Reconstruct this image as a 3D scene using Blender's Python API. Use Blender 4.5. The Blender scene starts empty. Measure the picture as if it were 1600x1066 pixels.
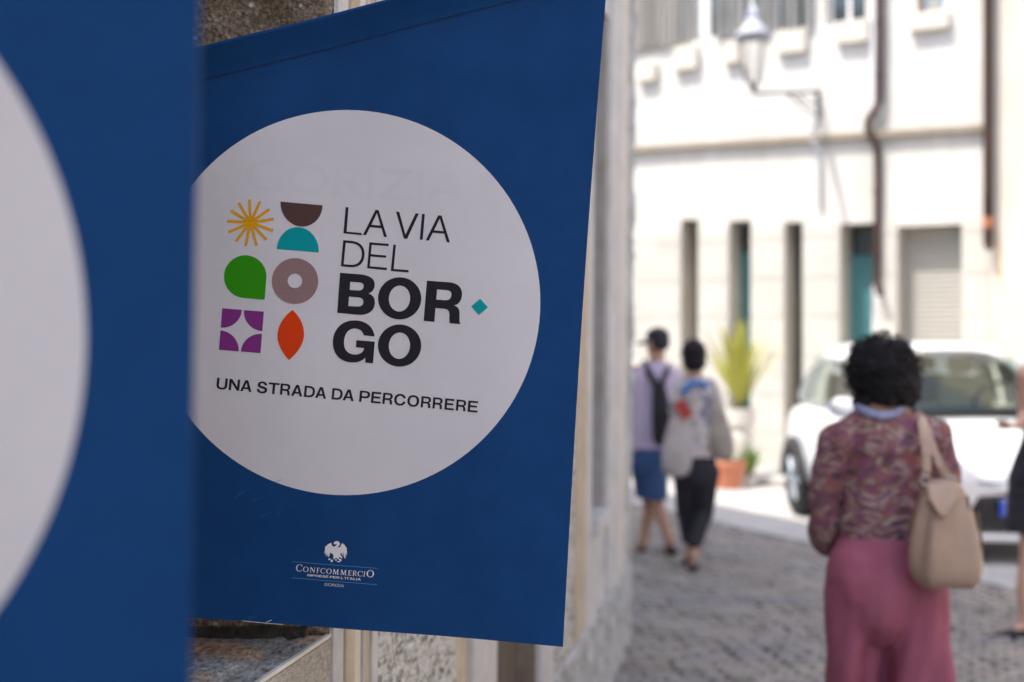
import bpy, bmesh, math, random
from mathutils import Vector, Matrix, noise
from mathutils.geometry import tessellate_polygon
random.seed(7)
R = math.radians
sc = bpy.context.scene
COL = sc.collection

# ------------------------------------------------------------------ camera
F = 1600 * 50 / 36.0            # focal length in photo pixels
EYE = 1.6
cam = bpy.data.cameras.new('camera'); cam.lens = 50; cam.sensor_width = 36
cam.clip_start = 0.05; cam.clip_end = 400
cam.dof.use_dof = True; cam.dof.focus_distance = 2.1; cam.dof.aperture_fstop = 2.9
camo = bpy.data.objects.new('camera', cam); COL.objects.link(camo)
camo.location = (0, 0, EYE); camo.rotation_euler = (R(90), 0, 0); sc.camera = camo

# ------------------------------------------------------------------ sky and sun
SUN_EL = R(62); SX, SY = -0.866, -0.50          # horizontal direction towards the sun
w = bpy.data.worlds.new('World'); sc.world = w; w.use_nodes = True
nt = w.node_tree; bgn = nt.nodes['Background']
sky = nt.nodes.new('ShaderNodeTexSky'); sky.sky_type = 'NISHITA'; sky.sun_disc = False; sky.dust_density = 3.0; sky.ozone_density = 0.6
sky.sun_elevation = SUN_EL; sky.sun_rotation = math.atan2(SX, SY)
nt.links.new(sky.outputs[0], bgn.inputs[0]); bgn.inputs[1].default_value = 0.15
sl = bpy.data.lights.new('sun', 'SUN'); sl.energy = 2.3; sl.angle = R(0.5); sl.color = (1, 0.94, 0.85)
so = bpy.data.objects.new('sun', sl); COL.objects.link(so)
to_sun = Vector((SX * math.cos(SUN_EL), SY * math.cos(SUN_EL), math.sin(SUN_EL)))
so.rotation_euler = to_sun.to_track_quat('Z', 'Y').to_euler(); so.location = (-6, -4, 12)
vs = sc.view_settings; vs.view_transform = 'Standard'; vs.look = 'None'; vs.exposure = 1.44; vs.gamma = 1
vs.use_curve_mapping = False
sc.cycles.use_denoising = True
sc.cycles.max_bounces = 8

# ------------------------------------------------------------------ helpers
def P(px, py, D):
    return Vector(((px - 800) * D / F, D, EYE + (533 - py) * D / F))

def srgb(r, g, b):
    f = lambda c: (c / 255 / 12.92) if c / 255 <= 0.04045 else ((c / 255 + 0.055) / 1.055) ** 2.4
    return (f(r), f(g), f(b))

def mat(name, col, rough=0.6, col2=None, scale=8, bump=0.0, bscale=None, metal=0.0, coat=0.0, spec=0.5,
        stretch=(1, 1, 1), detail=6, contrast=0.5, rnd=0.0, trans=0.0):
    m = bpy.data.materials.new(name); m.use_nodes = True
    n = m.node_tree.nodes; l = m.node_tree.links; b = n['Principled BSDF']
    b.inputs['Roughness'].default_value = rough; b.inputs['Metallic'].default_value = metal
    b.inputs['Specular IOR Level'].default_value = spec
    if coat: b.inputs['Coat Weight'].default_value = coat; b.inputs['Coat Roughness'].default_value = 0.05
    if trans: b.inputs['Transmission Weight'].default_value = trans
    b.inputs['Base Color'].default_value = (*col, 1)
    tc = n.new('ShaderNodeTexCoord'); mp = n.new('ShaderNodeMapping'); mp.inputs['Scale'].default_value = stretch
    l.new(tc.outputs['Object'], mp.inputs[0])
    out = None
    if col2 is not None:
        nz = n.new('ShaderNodeTexNoise'); nz.inputs['Scale'].default_value = scale; nz.inputs['Detail'].default_value = detail
        nz.inputs['Roughness'].default_value = 0.65
        l.new(mp.outputs[0], nz.inputs['Vector'])
        rp = n.new('ShaderNodeValToRGB'); rp.color_ramp.elements[0].position = 0.5 - contrast / 2 * 0.6
        rp.color_ramp.elements[1].position = 0.5 + contrast / 2 * 0.6
        rp.color_ramp.elements[0].color = (*col, 1); rp.color_ramp.elements[1].color = (*col2, 1)
        l.new(nz.outputs['Fac'], rp.inputs[0]); out = rp.outputs[0]
    if rnd:
        oi = n.new('ShaderNodeObjectInfo'); ge = n.new('ShaderNodeNewGeometry'); ad = n.new('ShaderNodeMath'); ad.operation = 'ADD'
        l.new(oi.outputs['Random'], ad.inputs[0]); l.new(ge.outputs['Random Per Island'], ad.inputs[1])
        fr = n.new('ShaderNodeMath'); fr.operation = 'FRACT'; l.new(ad.outputs[0], fr.inputs[0])
        mr = n.new('ShaderNodeMapRange'); mr.inputs[3].default_value = 1 - rnd; mr.inputs[4].default_value = 1 + rnd
        l.new(fr.outputs[0], mr.inputs[0])
        hs = n.new('ShaderNodeHueSaturation'); l.new(mr.outputs[0], hs.inputs['Value'])
        if out: l.new(out, hs.inputs['Color'])
        else: hs.inputs['Color'].default_value = (*col, 1)
        out = hs.outputs[0]
    if out: l.new(out, b.inputs['Base Color'])
    if bump:
        nb = n.new('ShaderNodeTexNoise'); nb.inputs['Scale'].default_value = bscale or scale * 3; nb.inputs['Detail'].default_value = 5
        l.new(mp.outputs[0], nb.inputs['Vector'])
        bp_ = n.new('ShaderNodeBump'); bp_.inputs['Strength'].default_value = bump; bp_.inputs['Distance'].default_value = 0.01
        l.new(nb.outputs['Fac'], bp_.inputs['Height']); l.new(bp_.outputs[0], b.inputs['Normal'])
    return m

def ramp_mat(name, stops, scale, rough=0.8, distort=0.0, detail=3, bump=0.0, stretch=(1, 1, 1), kind='noise', bscale=None):
    m = bpy.data.materials.new(name); m.use_nodes = True
    n = m.node_tree.nodes; l = m.node_tree.links; b = n['Principled BSDF']; b.inputs['Roughness'].default_value = rough
    tc = n.new('ShaderNodeTexCoord'); mp = n.new('ShaderNodeMapping'); mp.inputs['Scale'].default_value = stretch
    l.new(tc.outputs['Object'], mp.inputs[0])
    if kind == 'noise':
        t = n.new('ShaderNodeTexNoise'); t.inputs['Scale'].default_value = scale; t.inputs['Detail'].default_value = detail
        t.inputs['Distortion'].default_value = distort; fac = t.outputs['Fac']
    else:
        t = n.new('ShaderNodeTexWave'); t.inputs['Scale'].default_value = scale; t.inputs['Distortion'].default_value = distort
        t.inputs['Detail'].default_value = detail; t.inputs['Detail Scale'].default_value = 1.2; t.bands_direction = 'Z'; fac = t.outputs['Fac']
    l.new(mp.outputs[0], t.inputs['Vector'])
    rp = n.new('ShaderNodeValToRGB'); cr = rp.color_ramp
    while len(cr.elements) < len(stops): cr.elements.new(0.5)
    for e, (p, c) in zip(cr.elements, stops): e.position = p; e.color = (*c, 1)
    l.new(fac, rp.inputs[0]); l.new(rp.outputs[0], b.inputs['Base Color'])
    if bump:
        nb = n.new('ShaderNodeTexNoise'); nb.inputs['Scale'].default_value = bscale or scale * 2; nb.inputs['Detail'].default_value = 6
        l.new(mp.outputs[0], nb.inputs['Vector'])
        bp_ = n.new('ShaderNodeBump'); bp_.inputs['Strength'].default_value = bump; bp_.inputs['Distance'].default_value = 0.01
        l.new(nb.outputs['Fac'], bp_.inputs['Height']); l.new(bp_.outputs[0], b.inputs['Normal'])
    return m

def car_glass(nm='tinted_car_glass', tint=(.62, .74, .68, 1), ior=1.55):
    m = bpy.data.materials.new(nm); m.use_nodes = True; n = m.node_tree.nodes; l = m.node_tree.links; n.remove(n['Principled BSDF'])
    tr = n.new('ShaderNodeBsdfTransparent'); tr.inputs[0].default_value = tint; gl = n.new('ShaderNodeBsdfGlossy'); gl.inputs['Roughness'].default_value = .02
    fr = n.new('ShaderNodeFresnel'); fr.inputs[0].default_value = ior; mx = n.new('ShaderNodeMixShader'); l.new(fr.outputs[0], mx.inputs[0]); l.new(tr.outputs[0], mx.inputs[1]); l.new(gl.outputs[0], mx.inputs[2])
    l.new(mx.outputs[0], n['Material Output'].inputs[0]); return m

def tag(o, label=None, cat=None, group=None, kind=None):
    if label: o['label'] = label
    if cat: o['category'] = cat
    if group: o['group'] = group
    if kind: o['kind'] = kind
    return o

def thing(name, label, cat, loc=(0, 0, 0), rot=(0, 0, 0), group=None):
    o = bpy.data.objects.new(name, None); COL.objects.link(o); o.location = loc; o.rotation_euler = rot
    o.empty_display_size = 0.1
    return tag(o, label, cat, group)

def origin_of(parent):
    v = Vector((0, 0, 0)); p = parent
    while p is not None: v += p.location; p = p.parent
    return v

def mk(name, verts, faces, m, parent=None, world=True, smooth=False, loc=None):
    """one mesh object; verts in world space (unrotated parents) or, with world=False, in the parent's own space"""
    off = origin_of(parent) if (world and parent is not None) else Vector((0, 0, 0))
    if loc is not None: off = off + Vector(loc)
    me = bpy.data.meshes.new(name); me.from_pydata([Vector(v) - off for v in verts], [], faces)
    for mm in (m if isinstance(m, (list, tuple)) else [m]): me.materials.append(mm)
    if smooth: me.polygons.foreach_set('use_smooth', [True] * len(me.polygons))
    me.update()
    o = bpy.data.objects.new(name, me); COL.objects.link(o)
    if parent is not None: o.parent = parent
    if loc is not None: o.location = loc
    return o

def fixnormals(o):
    bm = bmesh.new(); bm.from_mesh(o.data); bmesh.ops.recalc_face_normals(bm, faces=bm.faces); bm.to_mesh(o.data); bm.free(); return o

class MB:
    def __init__(s): s.v = []; s.f = []
    def quad(s, *p):
        i = len(s.v); s.v += [Vector(q) for q in p]; s.f.append(tuple(range(i, i + len(p))))
    def hexa(s, c):        # 8 corners: bottom ring then top ring
        i = len(s.v); s.v += [Vector(q) for q in c]
        for q in ((3, 2, 1, 0), (4, 5, 6, 7), (0, 1, 5, 4), (1, 2, 6, 5), (2, 3, 7, 6), (3, 0, 4, 7)): s.f.append(tuple(i + k for k in q))
    def box(s, a, b):
        x0, y0, z0 = a; x1, y1, z1 = b
        s.hexa([(x0, y0, z0), (x1, y0, z0), (x1, y1, z0), (x0, y1, z0), (x0, y0, z1), (x1, y0, z1), (x1, y1, z1), (x0, y1, z1)])
    def tube(s, pts, r, n=10, cap=True):
        pts = [Vector(p) for p in pts]; rs = r if isinstance(r, (list, tuple)) else [r] * len(pts)
        base = len(s.v); up = Vector((0, 0, 1)); prev = None
        for k, p in enumerate(pts):
            d = (pts[min(k + 1, len(pts) - 1)] - pts[max(k - 1, 0)]).normalized()
            if prev is None:
                a = d.cross(up if abs(d.z) < 0.9 else Vector((1, 0, 0))).normalized()
            else:
                a = (prev - d * prev.dot(d)).normalized()
            prev = a; b = d.cross(a)
            for j in range(n):
                t = 2 * math.pi * j / n; s.v.append(p + (a * math.cos(t) + b * math.sin(t)) * rs[k])
        for k in range(len(pts) - 1):
            for j in range(n):
                s.f.append((base + k * n + j, base + k * n + (j + 1) % n, base + (k + 1) * n + (j + 1) % n, base + (k + 1) * n + j))
        if cap:
            s.f.append(tuple(base + j for j in reversed(range(n)))); e = base + (len(pts) - 1) * n
            s.f.append(tuple(e + j for j in range(n)))
    def lathe(s, prof, c, n=20, axis='z'):
        base = len(s.v)
        for (r, h) in prof:
            for j in range(n):
                t = 2 * math.pi * j / n
                q = (r * math.cos(t), r * math.sin(t), h) if axis == 'z' else ((r * math.cos(t), h, r * math.sin(t)) if axis == 'y' else (h, r * math.cos(t), r * math.sin(t)))
                s.v.append(Vector(c) + Vector(q))
        for k in range(len(prof) - 1):
            for j in range(n):
                s.f.append((base + k * n + j, base + k * n + (j + 1) % n, base + (k + 1) * n + (j + 1) % n, base + (k + 1) * n + j))
        s.f.append(tuple(base + j for j in range(n))); e = base + (len(prof) - 1) * n; s.f.append(tuple(e + j for j in range(n)))
    def build(s, name, m, parent=None, world=True, smooth=False, loc=None, fix=True):
        o = mk(name, s.v, s.f, m, parent, world, smooth, loc)
        return fixnormals(o) if fix else o

def bevel(o, wd=0.004, seg=2):
    b = o.modifiers.new('bevel', 'BEVEL'); b.width = wd; b.segments = seg; b.limit_method = 'ANGLE'; return o

# ------------------------------------------------------------------ materials
M = {}
M['blue'] = mat('banner_blue', (0.0058, 0.051, 0.180), 0.72, (0.0075, 0.059, 0.203), 14, 0.08, 900, spec=0.14)
M['blue_edge'] = mat('banner_edge', (0.62, 0.62, 0.62), 0.6)
M['disc'] = mat('print_white', (0.68, 0.655, 0.695), 0.6, (0.72, 0.695, 0.735), 6, 0.03, 500, spec=0.25)
M['ghost'] = mat('print_ghost', (0.686, 0.660, 0.700), 0.6, spec=0.25)
M['ink'] = mat('print_black', (0.016, 0.014, 0.022), 0.6, spec=0.2)
M['p_sun'] = mat('print_amber', (0.78, 0.36, 0.010), 0.6, spec=0.12)
M['p_brown'] = mat('print_brown', (0.095, 0.050, 0.042), 0.6, spec=0.12)
M['p_teal'] = mat('print_teal', (0.0, 0.33, 0.37), 0.6, spec=0.12)
M['p_green'] = mat('print_green', (0.035, 0.31, 0.005), 0.6, spec=0.12)
M['p_taupe'] = mat('print_taupe', (0.30, 0.19, 0.19), 0.6, spec=0.12)
M['p_purple'] = mat('print_purple', (0.24, 0.035, 0.24), 0.6, spec=0.12)
M['p_red'] = mat('print_red', (0.75, 0.055, 0.004), 0.6, spec=0.12)
M['p_white'] = mat('print_emblem_white', (0.82, 0.79, 0.80), 0.5)
M['p_rule'] = mat('print_rule_blue', (0.05, 0.22, 0.45), 0.5)
M['thread'] = mat('dark_thread', (0.006, 0.01, 0.03), 0.8)
M['scratch'] = mat('scuffed_blue', (0.022, 0.105, 0.28), 0.6)
M['pole'] = mat('grey_metal', (0.35, 0.35, 0.36), 0.4, metal=0.8)

M['white_plaster'] = mat('white_plaster', (0.42, 0.415, 0.43), 0.85, (0.64, 0.63, 0.64), 6, 0.45, 50, contrast=.8)
M['tan_stone'] = mat('tan_stone', (0.42, 0.34, 0.26), 0.9, (0.55, 0.47, 0.38), 9, 0.3, 80)
M['cream_paint'] = mat('cream_paint', (0.60, 0.54, 0.48), 0.85, (0.68, 0.63, 0.57), 6, 0.25, 70)
M['rough_plaster'] = ramp_mat('rough_plaster', [(0.30, (0.07, 0.07, 0.055)), (0.40, (0.27, 0.27, 0.25)), (0.50, (0.54, 0.53, 0.52)), (0.75, (0.70, 0.69, 0.68))], 62, 0.95, 0.3, 4, 1.0, (1, .42, 0.9), bscale=110)
M['plinth_plaster'] = ramp_mat('plinth_plaster', [(0.28, (0.20, 0.20, 0.19)), (0.45, (0.38, 0.39, 0.40)), (0.7, (0.55, 0.56, 0.58))], 9, 0.95, 0.4, 6, 0.8, bscale=45)
M['brown_door'] = mat('weathered_brown', (0.085, 0.066, 0.052), 0.8, (0.13, 0.10, 0.08), 14, 0.4, 40, stretch=(1, 1, 0.15))
M['brown_jamb'] = mat('brown_jamb_stone', (0.17, 0.13, 0.105), 0.9, (0.25, 0.20, 0.17), 10, 0.5, 60)
M['grey_jamb'] = mat('grey_jamb_stone', (0.33, 0.32, 0.31), 0.9, (0.42, 0.41, 0.41), 8, 0.4, 60)
M['window_dark'] = mat('dark_shutter', (0.05, 0.055, 0.06), 0.5)
# mossy stone: speckled grit with pale lichen spots
def mossy():
    m = ramp_mat('lichen_stone', [(0.25, (0.10, 0.08, 0.06)), (0.45, (0.27, 0.22, 0.165)), (0.6, (0.40, 0.345, 0.275)), (0.8, (0.58, 0.53, 0.46))], 130, 0.95, 0.0, 3, 0.9, bscale=160)
    n = m.node_tree.nodes; l = m.node_tree.links; b = n['Principled BSDF']; src = b.inputs['Base Color'].links[0].from_socket
    tc = [x for x in n if x.type == 'TEX_COORD'][0]
    big = n.new('ShaderNodeTexNoise'); big.inputs['Scale'].default_value = 9; big.inputs['Detail'].default_value = 4; l.new(tc.outputs['Object'], big.inputs['Vector'])
    r1 = n.new('ShaderNodeValToRGB'); r1.color_ramp.elements[0].position = 0.35; r1.color_ramp.elements[1].position = 0.68
    r1.color_ramp.elements[0].color = (0.55, 0.47, 0.38, 1); r1.color_ramp.elements[1].color = (1.25, 1.2, 1.18, 1); l.new(big.outputs['Fac'], r1.inputs[0])
    mx = n.new('ShaderNodeMix'); mx.data_type = 'RGBA'; mx.blend_type = 'MULTIPLY'; mx.inputs['Factor'].default_value = 1
    l.new(src, mx.inputs['A']); l.new(r1.outputs[0], mx.inputs['B'])
    vo = n.new('ShaderNodeTexVoronoi'); vo.inputs['Scale'].default_value = 34; l.new(tc.outputs['Object'], vo.inputs['Vector'])
    r2 = n.new('ShaderNodeValToRGB'); r2.color_ramp.elements[0].position = 0.10; r2.color_ramp.elements[1].position = 0.17
    r2.color_ramp.elements[0].color = (1, 1, 1, 1); r2.color_ramp.elements[1].color = (0, 0, 0, 1); l.new(vo.outputs['Distance'], r2.inputs[0])
    n3 = n.new('ShaderNodeTexNoise'); n3.inputs['Scale'].default_value = 14; l.new(tc.outputs['Object'], n3.inputs['Vector'])
    gt = n.new('ShaderNodeMath'); gt.operation = 'GREATER_THAN'; gt.inputs[1].default_value = 0.5; l.new(n3.outputs['Fac'], gt.inputs[0])
    mu = n.new('ShaderNodeMath'); mu.operation = 'MULTIPLY'; l.new(r2.outputs[0], mu.inputs[0]); l.new(gt.outputs[0], mu.inputs[1])
    mx2 = n.new('ShaderNodeMix'); mx2.data_type = 'RGBA'; l.new(mu.outputs[0], mx2.inputs['Factor']); l.new(mx.outputs['Result'], mx2.inputs['A'])
    mx2.inputs['B'].default_value = (0.80, 0.77, 0.70, 1); l.new(mx2.outputs['Result'], b.inputs['Base Color'])
    return m
M['mossy'] = mossy()
def sillmat():
    m = ramp_mat('weathered_sill', [(0.28, (0.09, 0.085, 0.08)), (0.45, (0.25, 0.235, 0.22)), (0.62, (0.38, 0.36, 0.34)), (0.8, (0.5, 0.48, 0.46))], 110, 0.95, 0.0, 5, 0.45, (1, .5, 1), bscale=160)
    n = m.node_tree.nodes; l = m.node_tree.links; b = n['Principled BSDF']; src = b.inputs['Base Color'].links[0].from_socket
    tc = [x for x in n if x.type == 'TEX_COORD'][0]
    big = n.new('ShaderNodeTexNoise'); big.inputs['Scale'].default_value = 5.5; big.inputs['Detail'].default_value = 5; l.new(tc.outputs['Object'], big.inputs['Vector'])
    r1 = n.new('ShaderNodeValToRGB'); cr = r1.color_ramp; cr.elements.new(0.5)
    for e, (p, c) in zip(cr.elements, [(0.36, (0.8, 0.95, 1.15)), (0.5, (1, 1, 1)), (0.62, (1.5, 1.05, 0.72))]): e.position = p; e.color = (*c, 1)
    l.new(big.outputs['Fac'], r1.inputs[0])
    mx = n.new('ShaderNodeMix'); mx.data_type = 'RGBA'; mx.blend_type = 'MULTIPLY'; mx.inputs['Factor'].default_value = 1
    l.new(src, mx.inputs['A']); l.new(r1.outputs[0], mx.inputs['B']); l.new(mx.outputs['Result'], b.inputs['Base Color'])
    return m
M['sill'] = sillmat()
M['sill_edge'] = mat('sill_nosing', (0.60, 0.57, 0.52), 0.9, (0.72, 0.68, 0.62), 30, 0.3, 90)

M['far_wall'] = mat('sunny_wall', (0.51, 0.495, 0.455), 0.9, (0.62, 0.605, 0.57), 2.2, 0.1, 30, stretch=(1, 1, .3))
M['far_lower'] = mat('sunny_ashlar', (0.48, 0.46, 0.415), 0.9, (0.56, 0.54, 0.495), 2.0, 0.1, 30)
M['far_reveal'] = mat('reveal_stone', (0.50, 0.46, 0.40), 0.9, (0.58, 0.54, 0.47), 3)
M['warm_wall'] = mat('cream_house_wall', (0.56, 0.515, 0.44), 0.9, (0.62, 0.58, 0.51), 1.2)
M['ledge'] = mat('ledge_stone_with_shade', (0.24, 0.20, 0.155), 0.9, (0.30, 0.255, 0.20), 4)  # brown tone carries the shade under the string course
M['sill_far'] = mat('pale_sill_stone', (0.56, 0.52, 0.45), 0.9)
M['brown_pipe'] = mat('brown_pipe', (0.042, 0.024, 0.018), 0.6, (0.060, 0.034, 0.026), 3, spec=.25)
M['rust'] = mat('rusty_pipe_end', (0.30, 0.10, 0.05), 0.8, (0.42, 0.16, 0.08), 10)
M['cable_shadow_grey'] = mat('grey_cable_shadow', (0.42, 0.45, 0.50), 0.6)
M['white_pipe'] = mat('pale_conduit', (0.62, 0.62, 0.64), 0.6)
M['grey_shutter'] = mat('grey_louvre', (0.17, 0.175, 0.17), 0.7, (0.23, 0.235, 0.23), 6)
M['beige_shutter'] = mat('beige_louvre', (0.28, 0.26, 0.235), 0.7)
M['white_frame'] = mat('white_window_frame', (0.78, 0.78, 0.78), 0.5)
M['tan_frame'] = mat('tan_window_frame', (0.42, 0.33, 0.25), 0.6)
M['teal_door'] = mat('teal_door', (0.06, 0.19, 0.21), 0.45, (0.08, 0.24, 0.26), 3)
M['dark_door'] = mat('dark_door', (0.025, 0.05, 0.045), 0.45)
M['glass'] = mat('window_glass', (0.035, 0.05, 0.06), 0.08, spec=0.8)
M['glass_pale'] = mat('window_glass_pale', (0.22, 0.30, 0.36), 0.15, spec=0.8)
M['roller'] = mat('roller_shutter', (0.42, 0.405, 0.37), 0.55)
M['iron'] = mat('wrought_iron', (0.05, 0.055, 0.07), 0.55)
M['lamp_cap'] = mat('lantern_cap', (0.38, 0.40, 0.46), 0.6)
M['lamp_glass'] = None

M['pale_stone'] = mat('pale_paving', (0.40, 0.385, 0.37), 0.9, (0.50, 0.485, 0.47), 1.2, 0.2, 20)
M['bed'] = mat('sett_bed', (0.15, 0.15, 0.125), 0.95, (0.20, 0.185, 0.17), 3, 0.5, 30)
def sett_mat():
    m = mat('porphyry_sett', (0.225, 0.210, 0.210), 0.75, (0.295, 0.274, 0.266), 9, 0.25, 50, rnd=0.17)
    n = m.node_tree.nodes; l = m.node_tree.links; b = n['Principled BSDF']; src = b.inputs['Base Color'].links[0].from_socket
    ge = n.new('ShaderNodeNewGeometry'); mp = n.new('ShaderNodeMapping'); mp.inputs['Scale'].default_value = (.8, 2.2, 1); l.new(ge.outputs['Position'], mp.inputs[0])
    nz = n.new('ShaderNodeTexNoise'); nz.inputs['Scale'].default_value = 1.3; nz.inputs['Detail'].default_value = 4; l.new(mp.outputs[0], nz.inputs['Vector'])
    rp = n.new('ShaderNodeValToRGB'); cr = rp.color_ramp; cr.elements.new(.5); cr.elements.new(.6)
    for e, (p, c) in zip(cr.elements, [(.34, (.78, .79, .86)), (.45, (1, .98, .96)), (.56, (1.02, 1.0, .90)), (.68, (1.12, 1.02, 1.04))]): e.position = p; e.color = (*c, 1)
    l.new(nz.outputs['Fac'], rp.inputs[0]); mx = n.new('ShaderNodeMix'); mx.data_type = 'RGBA'; mx.blend_type = 'MULTIPLY'; mx.inputs['Factor'].default_value = 1
    l.new(src, mx.inputs['A']); l.new(rp.outputs[0], mx.inputs['B']); l.new(mx.outputs['Result'], b.inputs['Base Color']); return m
M['sett'] = sett_mat()
M['roof'] = mat('clay_roof', (0.30, 0.13, 0.08), 0.9, (0.38, 0.17, 0.1), 6)

# ------------------------------------------------------------------ ground
mk('ground', [(-150, -150, 0), (150, -150, 0), (150, 150, 0), (-150, 150, 0)], [(0, 1, 2, 3)], M['pale_stone'])['kind'] = 'structure'
def edge_x(y): return 3.56 - 0.4256 * (y - 9.9)           # far edge of the pale stone band (follows the street corner)
def G(x, y, z): return Vector((x, y, z))
bw = 0.75
bedv = [(-6, -6, .004), (9, -6, .004), (edge_x(-6) - bw + 0, -6, .004)]
bx = lambda y: edge_x(y) - bw
street = mk('cobbled_street', [(-1.5, -8, .004), (bx(-8), -8, .004), (bx(16), 16, .004), (-1.5, 16, .004)], [(0, 1, 2, 3)], M['bed']); street['kind'] = 'structure'
band = bpy.data.objects.new('pavement_band', None)
slabs = MB()
yy = -8.0; bandm = mk('pavement_band', [(bx(-8), -8, .008), (edge_x(-8), -8, .008), (edge_x(18), 18, .008), (bx(18), 18, .008)], [(0, 1, 2, 3)], M['bed'])
bandm['kind'] = 'structure'; bpy.data.objects.remove(band)
M['band'] = mat('pale_band_stone', (0.36, 0.345, 0.345), 0.85, (0.44, 0.43, 0.43), 3, 0.2, 30, rnd=0.06)
yy = 4.0
while yy < 17:
    y1 = yy + random.uniform(.7, 1.0); s = MB(); g = .006; h = .03
    s.hexa([(bx(yy) + g, yy + g, .009), (edge_x(yy) - g, yy + g, .009), (edge_x(y1) - g, y1 - g, .009), (bx(y1) + g, y1 - g, .009),
            (bx(yy) + g, yy + g, h), (edge_x(yy) - g, yy + g, h), (edge_x(y1) - g, y1 - g, h), (bx(y1) + g, y1 - g, h)])
    s.build('slab', M['band'], bandm); yy = y1
# setts
def sett_mesh(seed):
    rr = random.Random(seed); v = []; hw = .046
    j = [(rr.uniform(-.006, .006), rr.uniform(-.006, .006)) for _ in range(4)]
    cs = [(-hw, -hw), (hw, -hw), (hw, hw), (-hw, hw)]
    for z, k in ((0.0, 1.0), (.020, 1.0), (.029, .84)):
        for (x, y), (a, b) in zip(cs, j): v.append(((x + a) * k, (y + b) * k, z))
    f = []
    for r_ in (0, 4):
        for i in range(4): f.append((r_ + i, r_ + (i + 1) % 4, r_ + 4 + (i + 1) % 4, r_ + 4 + i))
    f.append((8, 9, 10, 11))
    return v, f
svar = [sett_mesh(i) for i in range(6)]
smesh = []
for v, f in svar:
    me = bpy.data.meshes.new('sett'); me.from_pydata(v, [], f); me.materials.append(M['sett']); smesh.append(me)
spots = []
ang = R(-18); ca, sa = math.cos(ang), math.sin(ang); pitch = .104
for i in range(-20, 180):
    for k in range(-110, 130):
        # gently arched rows, as hand-laid setts are
        u = k * pitch + (i % 2) * pitch * .5; q = i * pitch + .09 * math.sin(u * 2.1) + .03 * math.sin(u * 5.3 + i)
        x = u * ca - q * sa + .8; y = u * sa + q * ca + 3.5
        if y < 4.2 or y > 15.2 or x < -1.2 + .18 * y - .6 or x > bx(y) - .07 or x > .42 * y + 1.2: continue
        spots.append((x + random.uniform(-.012, .012), y + random.uniform(-.010, .010)))
def vis(x, y):
    px = 800 + F * x / y; py = 533 + EYE * F / y
    return py < 1064 and (990 < px < 1284 or 1492 < px < 1600)
order = sorted([s for s in spots if vis(*s)], key=lambda s: s[1])[:300]; oset = set(order)
for (x, y) in order:
    o = bpy.data.objects.new('sett', random.choice(smesh)); COL.objects.link(o); o.parent = street
    o.location = (x, y, .006 + random.uniform(-.004, .004)); o.rotation_euler = (random.uniform(-.025, .025), random.uniform(-.025, .025), ang + random.uniform(-.12, .12))
rest = MB()
for (x, y) in spots:
    if (x, y) in oset: continue
    v, f = random.choice(svar); b = len(rest.v); a = ang + random.uniform(-.12, .12); c, s_ = math.cos(a), math.sin(a); dz = .006 + random.uniform(-.004, .004)
    tx, ty = random.uniform(-.025, .025), random.uniform(-.025, .025)
    rest.v += [Vector((x + p[0] * c - p[1] * s_, y + p[0] * s_ + p[1] * c, p[2] + dz + p[0] * tx + p[1] * ty)) for p in v]
    rest.f += [tuple(b + i for i in q) for q in f]
rest.build('sett_paving', M['sett'], street, fix=False)['kind'] = 'stuff'

# ------------------------------------------------------------------ generic wall with recessed openings
def wall_holes(pt, s0, s1, z0, z1, holes, name, m, parent, extra_s=(), extra_z=()):
    """pt(s, z, depth) -> world; holes: (sa, sb, za, zb, depth); materials: front, reveal, back"""
    ss = sorted(set([s0, s1] + [h[0] for h in holes] + [h[1] for h in holes] + list(extra_s)))
    zs = sorted(set([z0, z1] + [h[2] for h in holes] + [h[3] for h in holes] + list(extra_z)))
    mb = MB(); mi = []
    for a, b in zip(ss, ss[1:]):
        for c, d in zip(zs, zs[1:]):
            cs, cz = (a + b) / 2, (c + d) / 2
            if any(h[0] < cs < h[1] and h[2] < cz < h[3] for h in holes): continue
            mb.quad(pt(a, c, 0), pt(b, c, 0), pt(b, d, 0), pt(a, d, 0)); mi.append(0)
    for (a, b, c, d, dep) in holes:
        mb.quad(pt(a, c, 0), pt(a, d, 0), pt(a, d, dep), pt(a, c, dep)); mi.append(1)
        mb.quad(pt(b, d, 0), pt(b, c, 0), pt(b, c, dep), pt(b, d, dep)); mi.append(1)
        mb.quad(pt(a, d, 0), pt(b, d, 0), pt(b, d, dep), pt(a, d, dep)); mi.append(1)
        mb.quad(pt(b, c, 0), pt(a, c, 0), pt(a, c, dep), pt(b, c, dep)); mi.append(1)
        mb.quad(pt(a, c, dep), pt(b, c, dep), pt(b, d, dep), pt(a, d, dep)); mi.append(2)
    o = mb.build(name, m, parent, fix=False)
    for p, i in zip(o.data.polygons, mi): p.material_index = i
    return o

# ------------------------------------------------------------------ left building
SH = 0.008
def LW(D, p, z):            # depth along the street, distance left of the camera line, height (walls lean out a little)
    q = p - SH * (z - 1.1)
    return Vector((0.18 * D - q, D, z))
PW = 0.725; HB = 6.9
CX = Vector((0.18 * 7.49 - PW, 7.49, 0))
bl = thing('plastered_house', 'old plastered house with weathered stone window surrounds behind the banners', 'house', (-1.0, 2.0, 0))
lholes = [(0.25, 1.28, 1.0, 2.75, .55), (1.5, 2.35, 1.10, 2.75, .55), (3.71, 4.47, 0.02, 2.6, .075), (5.86, 6.32, 0.867, 3.03, .30)]
wall_holes(lambda s, z, d: LW(s, PW + d, z), -12, 7.49, 0, HB, lholes, 'wall', [M['white_plaster'], M['mossy'], M['window_dark']], bl, extra_z=(1.5, 3.5, 5))
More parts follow.
